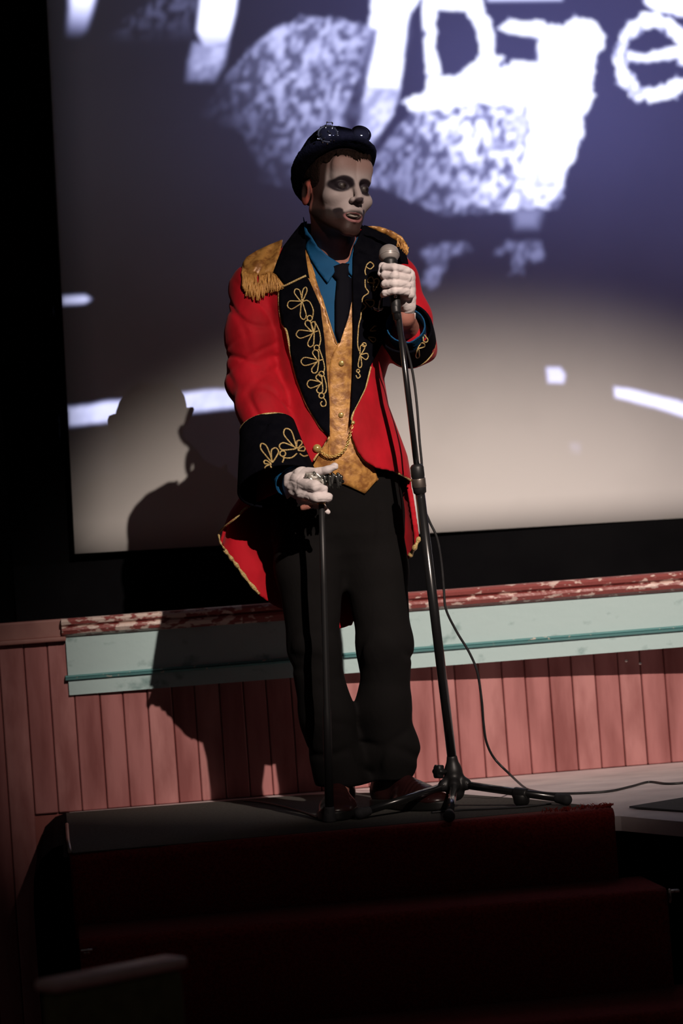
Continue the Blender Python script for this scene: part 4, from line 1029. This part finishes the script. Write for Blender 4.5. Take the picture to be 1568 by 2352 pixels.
def folds(P):
    """creases on the sleeves and the skirt, radiating from armpit and elbow"""
    x, y, z = P.T
    gr = lambda w, q: np.exp(-(np.sin(w)/q)**2)
    e = np.exp(-((z-EL[2]-.03)/.10)**2)*(x < -.08); s = np.exp(-((z-SL[2]+.08)/.09)**2)*(x < -.08)
    d = e*.004*gr(z*36 - x*26 + 6*y + .8*np.sin(z*25), .34) + s*.004*gr(x*42+z*21+.5*np.sin(z*30), .32) + (x < -.08)*.0050*np.exp(-(vnoise(np.stack([(x*.5+z*.85)*1.25, y*.6, (x*.85-z*.5)*.5], 1), 34, 41)/.17)**2) + (x > .1)*.005*np.exp(-(vnoise(np.stack([(x*.7-z*.7), y*.6, (x*.7+z*.7)*.5], 1), 34, 43)/.24)**2) 
    e2 = np.exp(-((z-ER[2])/.08)**2)*(x > .1); d += e2*.004*np.sin(z*60 + x*60)
    sk = ss(-z, -1.52, -1.40); d += sk*.006*np.sin(x*48 + z*5) + .0022*vnoise(P, 24, 21)
    return d
PITL = [(560, 1340), (590, 1460)]
def coatf(P, z0=-9, z1=9):
    tor = COAT.d(P, 0.0)
    sk = ss(-P[:, 2], -1.50, -1.38)
    fo = sk*.006*np.sin(P[:, 0]*48 + P[:, 2]*5) + sk*.002*vnoise(P, 24, 21)
    tor = tor + fo
    inner = COAT.d(P, -.010) + fo
    shell = np.maximum(tor, -inner)
    i = np.where(np.abs(shell) < .05)[0]
    if len(i):
        u, v = dproj(P[i]); cy = COAT.par(P[i][:, 2])[1]; fr = P[i][:, 1] < cy
        c = np.where(fr, poly_sd(u, v, OPEN), poly_sd(u, v, TAIL))*PX; shell[i] = smax(shell[i], -c, .002)
    sl = Sdf()
    sl.cap(pt(600, 632, .0), pt(588, 665, 0), .050, .062, k=.03); sl.cap(pt(588, 665, 0), pt(582, 770, -.03), .062, .0655, k=.03); sl.cap(pt(582, 770, -.03), EL, .0655, .067, k=.03)
    sl.cap(EL, pt(600, 930, -.075), .067, .064, k=.02); sl.cap(pt(600, 930, -.075), pt(622, 1000, -.12), .064, .058, k=.02)
    sl.cap(pt(890, 604, .0), pt(908, 640, .005), .046, .050, k=.03); sl.cap(pt(908, 640, .005), pt(938, 730, 0), .050, .056, k=.03); sl.cap(pt(938, 730, 0), pt(946, 786, -.035), .056, .063, k=.02)
    sl.cap(pt(946, 786, -.035), pt(940, 778, -.10), .063, .056, k=.02)
    sd_ = sl(P, z0, z1) + folds(P)
    # keep the sleeve out of the open front
    j = np.where((np.abs(sd_) < .03) & (P[:, 1] < YP+.0))[0]
    if len(j):
        u, v = dproj(P[j]); c = poly_sd(u, v, [(690, 440), (692, 560), (720, 700), (745, 900), (745, 1000), (820, 1000), (850, 860), (860, 800), (868, 600), (845, 440)])*PX; sd_[j] = smax(sd_[j], -c, .002)
    return smin(shell, sd_, .018)
V, Q = nets(coatf, axis_uniform(-.34, .34, .0046), axis_uniform(-1.0, -.50, .0046), axis_uniform(1.03, 2.07, .0046))
coat = link('tailcoat', quads_me(V, Q, 'tailcoat'), M['red'], person)
CB = BVHTree.FromPolygons([Vector(v) for v in V], [tuple(map(int, q)) for q in Q])
DC = Draper(CB, .001)
# back collar behind the neck
bm = bmesh.new(); rows = []
nc = hw((0, .03, -.085)); 
for i in range(25):
    a = math.radians(14 + 152*i/24); r0, r1 = .072, .094; c = np.array([nb[0]+.0, nb[1]+.01, 0])
    top = c + np.array([math.cos(a)*r0, math.sin(a)*r0*.95, pt(765, 508)[2]+.004*math.sin(a)]); low = c + np.array([math.cos(a)*r1*1.15, math.sin(a)*r1, pt(765, 565)[2]])
    rows.append([bm.verts.new(top), bm.verts.new((top+low)/2+np.array([math.cos(a), math.sin(a), 0])*.004), bm.verts.new(low)])
for a, b in zip(rows, rows[1:]):
    for k in range(2): bm.faces.new((a[k], a[k+1], b[k+1], b[k]))
o = link('back_collar', bm_me(bm), M['blackvelvet'], coat); md = o.modifiers.new('t', 'SOLIDIFY'); md.thickness = .005
# lapels and collar leaves
DL = Draper(RC, .008)
lapL, LB1 = patch('lapel', [(703, 632), (712, 648), (735, 700), (745, 780), (750, 850), (757, 930), (757, 1003), (735, 980), (705, 930), (682, 872), (668, 815), (658, 762), (648, 742), (642, 700), (642, 660), (655, 655)], DL, M['blackvelvet'], coat, .004)
DLL = Draper(LB1, .0008)
lapR, LB2 = patch('lapel', [(812, 575), (876, 596), (893, 640), (900, 700), (893, 760), (868, 808), (850, 842), (838, 892), (812, 945), (803, 985), (806, 940), (811, 850), (812, 750), (810, 650)], DL, M['blackvelvet'], coat, .004)
DLR = Draper(LB2, .0008)
DCo = Draper(RC, .011)
cl1, _ = patch('collar', [(704, 508), (692, 512), (668, 542), (650, 566), (640, 590), (628, 622), (656, 656), (701, 634), (710, 640), (700, 575)], DCo, M['blackvelvet'], coat, .005, 6)
cl2, _ = patch('collar', [(836, 517), (882, 528), (912, 550), (932, 580), (938, 606), (876, 600), (824, 578), (812, 590), (814, 562), (826, 540)], DCo, M['blackvelvet'], coat, .005, 6)
# gold piping
G = M['cord']
cord('piping', [[(703, 633), (655, 656), (642, 662), (641, 700), (647, 742), (658, 762), (668, 815), (682, 872), (705, 930), (735, 980), (757, 1006)]], Draper([LB1, CB], .0015), .0028, G, lapL)
cord('piping', [[(826, 577), (850, 585), (877, 596)], [(851, 842), (838, 892), (812, 945), (803, 985)]], Draper([LB2, CB], .0015), .0026, G, lapR)
cord('piping', [[(756, 1004), (737, 1031), (720, 1058)], [(803, 985), (808, 1005), (820, 1036), (838, 1060), (865, 1076), (900, 1083), (920, 1090), (944, 1104)], [(503, 1222), (518, 1208), (545, 1187), (560, 1170), (576, 1162)]], Draper([CB, VB], .001), .0026, G, coat)
def hemband(name, line, w0, parent):
    bm = bmesh.new(); pts = [tuple(p) for p in smoothpath(line, 6)]; P = Draper(CB, .003)(pts)
    rr = [w0*(.8+.25*math.sin(i*1.3)) for i in range(len(P))]; tube(P, rr, 8, bm); return link(name, bm_me(bm), M['cord'], parent)
hemband('hem_braid', [(502, 1228), (506, 1246), (516, 1262), (530, 1281)], .0030, coat)
hemband('hem_braid', [(516, 1264), (531, 1283), (546, 1302), (569, 1334), (595, 1364)], .0058, coat)
hemband('hem_braid', [(941, 1277), (952, 1258), (962, 1236)], .0068, coat)
# jacket button and chain
p = Draper(CB, .0)([(728, 1030)])[0]; bm = bmesh.new(); lathe(bm, [(.008, -.004), (.0105, .001), (.0102, .004), (.0080, .0075), (.004, .0098), (.0004, .0105)], p, -np.array(CF)+np.array([0, 0, .2]), 28); link('button', bm_me(bm), M['button'], coat)
p = Draper(CB, .0)([(810, 971)])[0]; bm = bmesh.new(); lathe(bm, [(.004, -.002), (.0058, .001), (.004, .005), (.0004, .006)], p, -np.array(CF), 20); link('button', bm_me(bm), M['button'], coat)
bm = bmesh.new(); ch = smoothpath([(736, 1036), (750, 1046), (768, 1048), (786, 1038), (798, 1020), (804, 998), (809, 976)], 5)
Pc = Draper(VB, .012)([tuple(c) for c in ch])
for i in range(len(Pc)-1):
    a, b = Vector(Pc[i]), Vector(Pc[i+1]); d = (b-a).normalized(); u_, v_, _ = frame(d); n1 = u_ if i % 2 else v_; c = (a+b)/2; L = (b-a).length*.72
    tube([c + d*math.cos(t)*L + n1*math.sin(t)*.0028 for t in [2*math.pi*k/8 for k in range(8)]], .0011, 5, bm, closed=True)
link('watch_chain', bm_me(bm), M['button'], vest)
# soutache embroidery
def petal(j, tip, w):
    j, tip = np.array(j, float), np.array(tip, float); d = tip-j; L = np.linalg.norm(d); d /= L; n_ = np.array([-d[1], d[0]])
    P = [j, j+d*L*.45+n_*w*.75, j+d*L*.82+n_*w, j+d*L, j+d*L*.82-n_*w, j+d*L*.45-n_*w*.75, j]; return [tuple(p) for p in P]
def ring(c, r): return [(c[0]+r*math.cos(a), c[1]+r*math.sin(a)) for a in [2*math.pi*k/7 for k in range(7)]] + [(c[0]+r, c[1])]
emb = []
for j, tl, tu, td, tu2, rg in (((693, 694), (660, 703), (679, 664), (697, 734), (702, 660), (711, 731)), ((720, 764), (680, 769), (703, 737), (711, 797), (719, 739), (727, 799)), ((731, 829), (691, 831), (722, 804), (719, 857), None, (738, 859)), ((739, 880), (705, 883), (729, 861), (732, 903), None, (738, 909))):
    emb += [petal(j, tl, 9), petal(j, tu, 6.5), petal(j, td, 6.5), ring(rg, 6)]
    if tu2: emb.append(petal(j, tu2, 4.5))
emb += [[(712, 695), (719, 712), (718, 728)], [(722, 738), (732, 758), (736, 780), (733, 795)], [(733, 802), (741, 825), (745, 845), (742, 858)], [(744, 864), (749, 885), (748, 900), (742, 906)],
        [(741, 912), (748, 922), (747, 932), (739, 933), (736, 926), (740, 922)], [(693, 694), (704, 690), (712, 695)], [(720, 764), (730, 760)], [(731, 829), (740, 826)]]
cord('embroidery', emb, DLL, .0017, G, lapL, sm=5)
er = [[(842, 608), (850, 602), (858, 610), (850, 618), (842, 614)], [(842, 608), (838, 622), (840, 632)], [(838, 642), (839, 660), (846, 672), (834, 682), (832, 694), (840, 704), (830, 716), (828, 730), (824, 745), (822, 765), (821, 790), (824, 806)],
      petal((827, 816), (845, 820), 7), petal((827, 816), (834, 792), 5), petal((827, 816), (826, 845), 4), petal((860, 650), (846, 640), 7), petal((858, 668), (866, 640), 6), petal((838, 690), (858, 700), 8), ring((836, 792), 4.5), ring((822, 852), 3.5), [(822, 856), (827, 864), (821, 869), (817, 862)], petal((850, 760), (866, 752), 5), petal((846, 775), (862, 782), 5)]
cord('embroidery', er, DLR, .0016, G, lapR, sm=5)

# ---- turned-back cuffs
def cone_cuff(name, a, b, ra, rb, th, m, parent, cut=None, wob=.002, lo_=None):
    a, b = np.array(a), np.array(b); Lc_ = np.linalg.norm(b-a); d_ = (b-a)/Lc_
    def f(P, *_):
        v = P-a; t = v @ d_; r = np.sqrt(np.maximum(((v - t[:, None]*d_)**2).sum(1), 0)); R = ra+(rb-ra)*np.clip(t/Lc_, -.2, 1.2)
        o = np.abs(r-R + wob*np.sin(3*np.arctan2(v[:, 0], v[:, 2])+1))-th; return smax(o, np.abs(t-Lc_/2)-Lc_/2, .003)
    m_ = max(ra, rb)+.04; return sdf_obj(name, f, np.minimum(a, b)-m_, np.maximum(a, b)+m_, .003, m, parent)
cA, cB_ = pt(612, 982, -.105), pt(640, 1118, -.185)
cuffL = cone_cuff('cuff', cA, cB_, .0655, .098, .0032, M['blackvelvet'], coat)
dg = bpy.context.evaluated_depsgraph_get()
def bvh_of(o): 
    me = o.data; return BVHTree.FromPolygons([v.co.copy() for v in me.vertices], [tuple(p.vertices) for p in me.polygons])
CL = Draper(bvh_of(cuffL), .0012)
def ringcord(name, c, axis, r, rc, parent, n_=40, sq=1.0):
    u_, v_, _ = frame(axis); bm = bmesh.new(); tube([Vector(c) + (u_*math.cos(2*math.pi*k/n_) + v_*math.sin(2*math.pi*k/n_))*r for k in range(n_)], rc, 8, bm, closed=True); return link(name, bm_me(bm), G, parent)
ringcord('piping', cA+(cB_-cA)*.01, cB_-cA, .0665, .0027, cuffL)
ec = [petal((680, 1030), (655, 985), 9), petal((680, 1030), (641, 1024), 8), petal((682, 1030), (689, 1012), 6), petal((684, 1034), (700, 1030), 5), ring((649, 1042), 6.5), [(645, 1047), (656, 1052), (670, 1051), (681, 1042)], [(688, 1042), (697, 1048), (706, 1046)],
      petal((625, 1062), (600, 1019), 7), petal((625, 1062), (633, 1029), 8), petal((622, 1066), (606, 1060), 4), petal((622, 1066), (609, 1078), 4), petal((622, 1072), (614, 1097), 6), [(630, 1075), (643, 1071), (650, 1058), (652, 1050)]]
cord('embroidery', ec, CL, .0020, G, cuffL, sm=5)
dA, dB = pt(944, 792, -.065), pt(928, 752, -.165)
cuffR = cone_cuff('cuff', dA, dB, .0585, .066, .0032, M['blackvelvet'], coat)
CRr = Draper(bvh_of(cuffR), .0012)
ringcord('piping', dA+(dB-dA)*.02, dB-dA, .0600, .0026, cuffR)
for pe in (petal((972, 768), (966, 752), 5), petal((972, 768), (979, 786), 5), petal((960, 800), (974, 790), 5), petal((960, 800), (958, 822), 4)): cord('embroidery', [pe], CRr, .0016, G, cuffR, sm=5)
# blue shirt cuffs inside
sc1 = cone_cuff('shirt_cuff', pt(655, 1078, -.175), pt(672, 1106, -.215), .040, .042, .002, M['shirt'], person, wob=.001)
sc2 = cone_cuff('shirt_cuff', pt(936, 775, -.12), pt(931, 746, -.185), .043, .046, .002, M['shirt'], person, wob=.001)

# ---- epaulettes with bullion fringe
def epaulette(poly, line, lens, dep, nstr, seed, dx=0):
    r = np.random.RandomState(seed)
    o, b = patch('epaulette', poly, Draper(CB, .006), M['gold'], coat, .006, 6, puff=lambda x, y: .003+.003*math.sin(x*.21+y*.13))
    bm = bmesh.new(); L = smoothpath(line, 8); L = [L[int(i*(len(L)-1)/(nstr-1))] for i in range(nstr)]
    for i, p in enumerate(L):
        ln = np.interp(i, np.linspace(0, nstr-1, len(lens)), lens)*(0.86+.22*r.rand()); q = [(p[0]+dx*t*ln*.01+1.2*math.sin(i*3+t*3), p[1]-4+t*ln) for t in np.linspace(0, 1, 6)]
        P = Draper(CB, .006)(q); P = [x + np.array([0, -.004*t, 0]) for t, x in zip(np.linspace(0, 1, 6), P)]
        for tw in (0, 1):
            off = np.array([.0016*(1 if tw else -1), -.0008*tw, 0]); tube([p_+off+np.array([.0012*math.sin(k*2+i+tw*3), 0, 0]) for k, p_ in enumerate(P)], [.0021, .0022, .0022, .0022, .0020, .0013], 6, bm)
    f = link('bullion_fringe', bm_me(bm), M['fringe'], o); f['kind'] = 'stuff'; return o
epaulette([(648, 550), (618, 562), (588, 576), (566, 590), (557, 604), (559, 622), (575, 630), (600, 632), (625, 628), (640, 640), (652, 655), (630, 624), (640, 592)], [(559, 612), (563, 624), (580, 632), (605, 632), (626, 628), (640, 640), (648, 650)], [44, 54, 60, 58, 46, 34, 18], 0, 30, 4)
epaulette([(842, 519), (870, 520), (900, 530), (922, 543), (934, 560), (934, 578), (928, 572), (915, 556), (890, 540), (862, 528)], [(905, 548), (918, 552), (928, 562), (934, 572)], [26, 24, 22, 18], 0, 12, 6)

# ---- silver crescent pendant hanging by the microphone hand
bm = bmesh.new(); cp = at(868, 700, -.985)
tube([at(x, y, -.985) for x, y in ((857, 705), (861, 710), (868, 712), (875, 711), (880, 707))], [.0012, .0028, .0036, .0028, .0012], 10, bm); o = link('pendant', bm_me(bm), M['silver'], coat)
bm = bmesh.new(); tube([at(870, 709, -.984), at(872, 692, -.99), at(880, 676, -1.0)], .0018, 8, bm); link('pendant_cord', bm_me(bm), M['silver'], coat)

# ---- gloves: five separate fingers each
def hand(name, prims, lo, hi, parent):
    s = Sdf()
    for a, b, ra, rb, k in prims: s.cap(a, b, ra, rb, k=k)
    def f(P, z0=-9, z1=9): return s(P, z0, z1) + .0009*vnoise(P, 230, 9) + .0010*np.exp(-(vnoise(P*np.array([.5, .5, 1.3]), 200, 19)/.3)**2)
    return sdf_obj(name, f, lo, hi, .0017, M['glove'], parent)
def g(x, y, Y): return at(x, y, Y)
pr = []
# microphone hand: palm right of the handle, fingers wrapped across its front
pr += [(g(936, 640, -1.02), g(934, 700, -.99), .020, .0195, .01), (g(930, 632, -1.03), g(922, 690, -1.01), .016, .016, .012), (g(934, 700, -.99), g(934, 722, -.965), .0195, .0185, .01), (g(940, 650, -1.0), g(941, 690, -.985), .014, .0135, .01), (g(936, 630, -1.040), g(938, 672, -1.030), .0165, .0165, .008), (g(916, 640, -1.052), g(914, 664, -1.050), .016, .015, .006)]
for i, (y0, y1, y2) in enumerate(((622, 616, 612), (639, 634, 630), (655, 652, 650), (670, 669, 671))):
    rr = (.0105, .0108, .0103, .0092)[i]
    k1 = g(934, y0, -1.055); k2 = g(906, y1-1, -1.083); k3 = g(884, y2+2, -1.066); k4 = g(880, y2+5, -1.040)
    pr += [(k1, k2, rr*1.05, rr, .0035), (k2, k3, rr, rr*.95, .0025), (k3, k4, rr*.95, rr*.8, .0025)]
pr += [(g(925, 640, -1.03), g(898, 616, -1.035), .012, .0105, .006), (g(898, 616, -1.035), g(878, 611, -1.045), .0105, .0092, .003), (g(878, 612, -1.045), g(874, 628, -1.05), .0092, .008, .003)]
pr += [(g(884, 668, -1.045), g(879, 678, -1.040), .0085, .0065, .004)]
gR = hand('glove', pr, g(910, 660, -1.02)-np.array([.08, .09, .09]), g(910, 660, -1.02)+np.array([.08, .10, .09]), person)
bm = bmesh.new()   # glove hem
for k in range(9):
    a = g(918+k*4, 722+3*math.sin(k*2.2), -.985+.003*abs(k-4)); tube([a, a+np.array([0, 0, -.006]), a+np.array([.001, .0, -.011-.004*math.sin(k*1.7)])], [.0045, .004, .0022], 8, bm)
link('glove_hem', bm_me(bm), M['glove'], gR)
pr = []
# cane hand: back of the hand to the left, index laid along the handle, the rest curled round the shaft
pr += [(g(672, 1094, -.965), g(700, 1098, -1.00), .022, .020, .012), (g(672, 1110, -.97), g(700, 1126, -1.005), .022, .020, .012), (g(680, 1128, -.98), g(704, 1142, -1.01), .018, .015, .012), (g(668, 1084, -.955), g(690, 1083, -.985), .013, .012, .012), (g(690, 1100, -1.0), g(698, 1130, -1.01), .021, .019, .012)]
pr += [(g(690, 1084, -1.0), g(728, 1084, -1.035), .0125, .0105, .008), (g(728, 1084, -1.035), g(752, 1079, -1.050), .0105, .0100, .003), (g(752, 1079, -1.050), g(769, 1071, -1.055), .0100, .0088, .003)]      # index
pr += [(g(696, 1112, -1.02), g(724, 1117, -1.060), .0155, .0145, .006), (g(724, 1116, -1.060), g(742, 1124, -1.050), .0132, .0115, .003), (g(742, 1124, -1.050), g(735, 1128, -1.036), .0110, .0085, .003)]   # middle
pr += [(g(694, 1134, -1.015), g(726, 1143, -1.058), .0140, .0135, .005), (g(726, 1142, -1.058), g(752, 1143, -1.055), .0122, .0115, .003), (g(752, 1143, -1.055), g(751, 1147, -1.040), .0112, .009, .003)]       # ring
pr += [(g(688, 1150, -1.0), g(712, 1160, -.99), .0085, .0075, .006), (g(742, 1164, -1.0), g(752, 1176, -1.015), .0072, .0068, .003), (g(712, 1160, -.99), g(742, 1164, -1.0), .007, .007, .003)]                     # little finger behind the shaft
pr += [(g(700, 1096, -.985), g(728, 1106, -.975), .011, .0098, .006), (g(728, 1106, -.975), g(748, 1114, -.99), .0098, .0085, .003)]                                           # thumb behind
gL = hand('glove', pr, g(715, 1120, -1.0)-np.array([.085, .10, .085]), g(715, 1120, -1.0)+np.array([.085, .09, .085]), person)
# flared open hem of the glove at the wrist
bm = bmesh.new(); hem0 = [g(668, 1074, -.955), g(656, 1084, -.96), g(649, 1100, -.962), g(648, 1115, -.962), g(652, 1130, -.962), g(659, 1146, -.964), g(664, 1140, -.955)]
hem1 = [g(690, 1073, -.985), g(678, 1086, -.995), g(672, 1102, -.998), g(672, 1116, -.998), g(676, 1128, -.99), g(672, 1136, -.975), g(672, 1134, -.965)]
A_, B2 = smoothpath(hem0, 5), smoothpath(hem1, 5); va = [bm.verts.new(p) for p in A_]; vb = [bm.verts.new(p) for p in B2]; vm = [bm.verts.new((a+b)/2+np.array([0, -.006, 0])) for a, b in zip(A_, B2)]
for k in range(len(va)-1): bm.faces.new((va[k], va[k+1], vm[k+1], vm[k])); bm.faces.new((vm[k], vm[k+1], vb[k+1], vb[k]))
o = link('glove_hem', bm_me(bm), M['glove'], gL); md = o.modifiers.new('t', 'SOLIDIFY'); md.thickness = .003
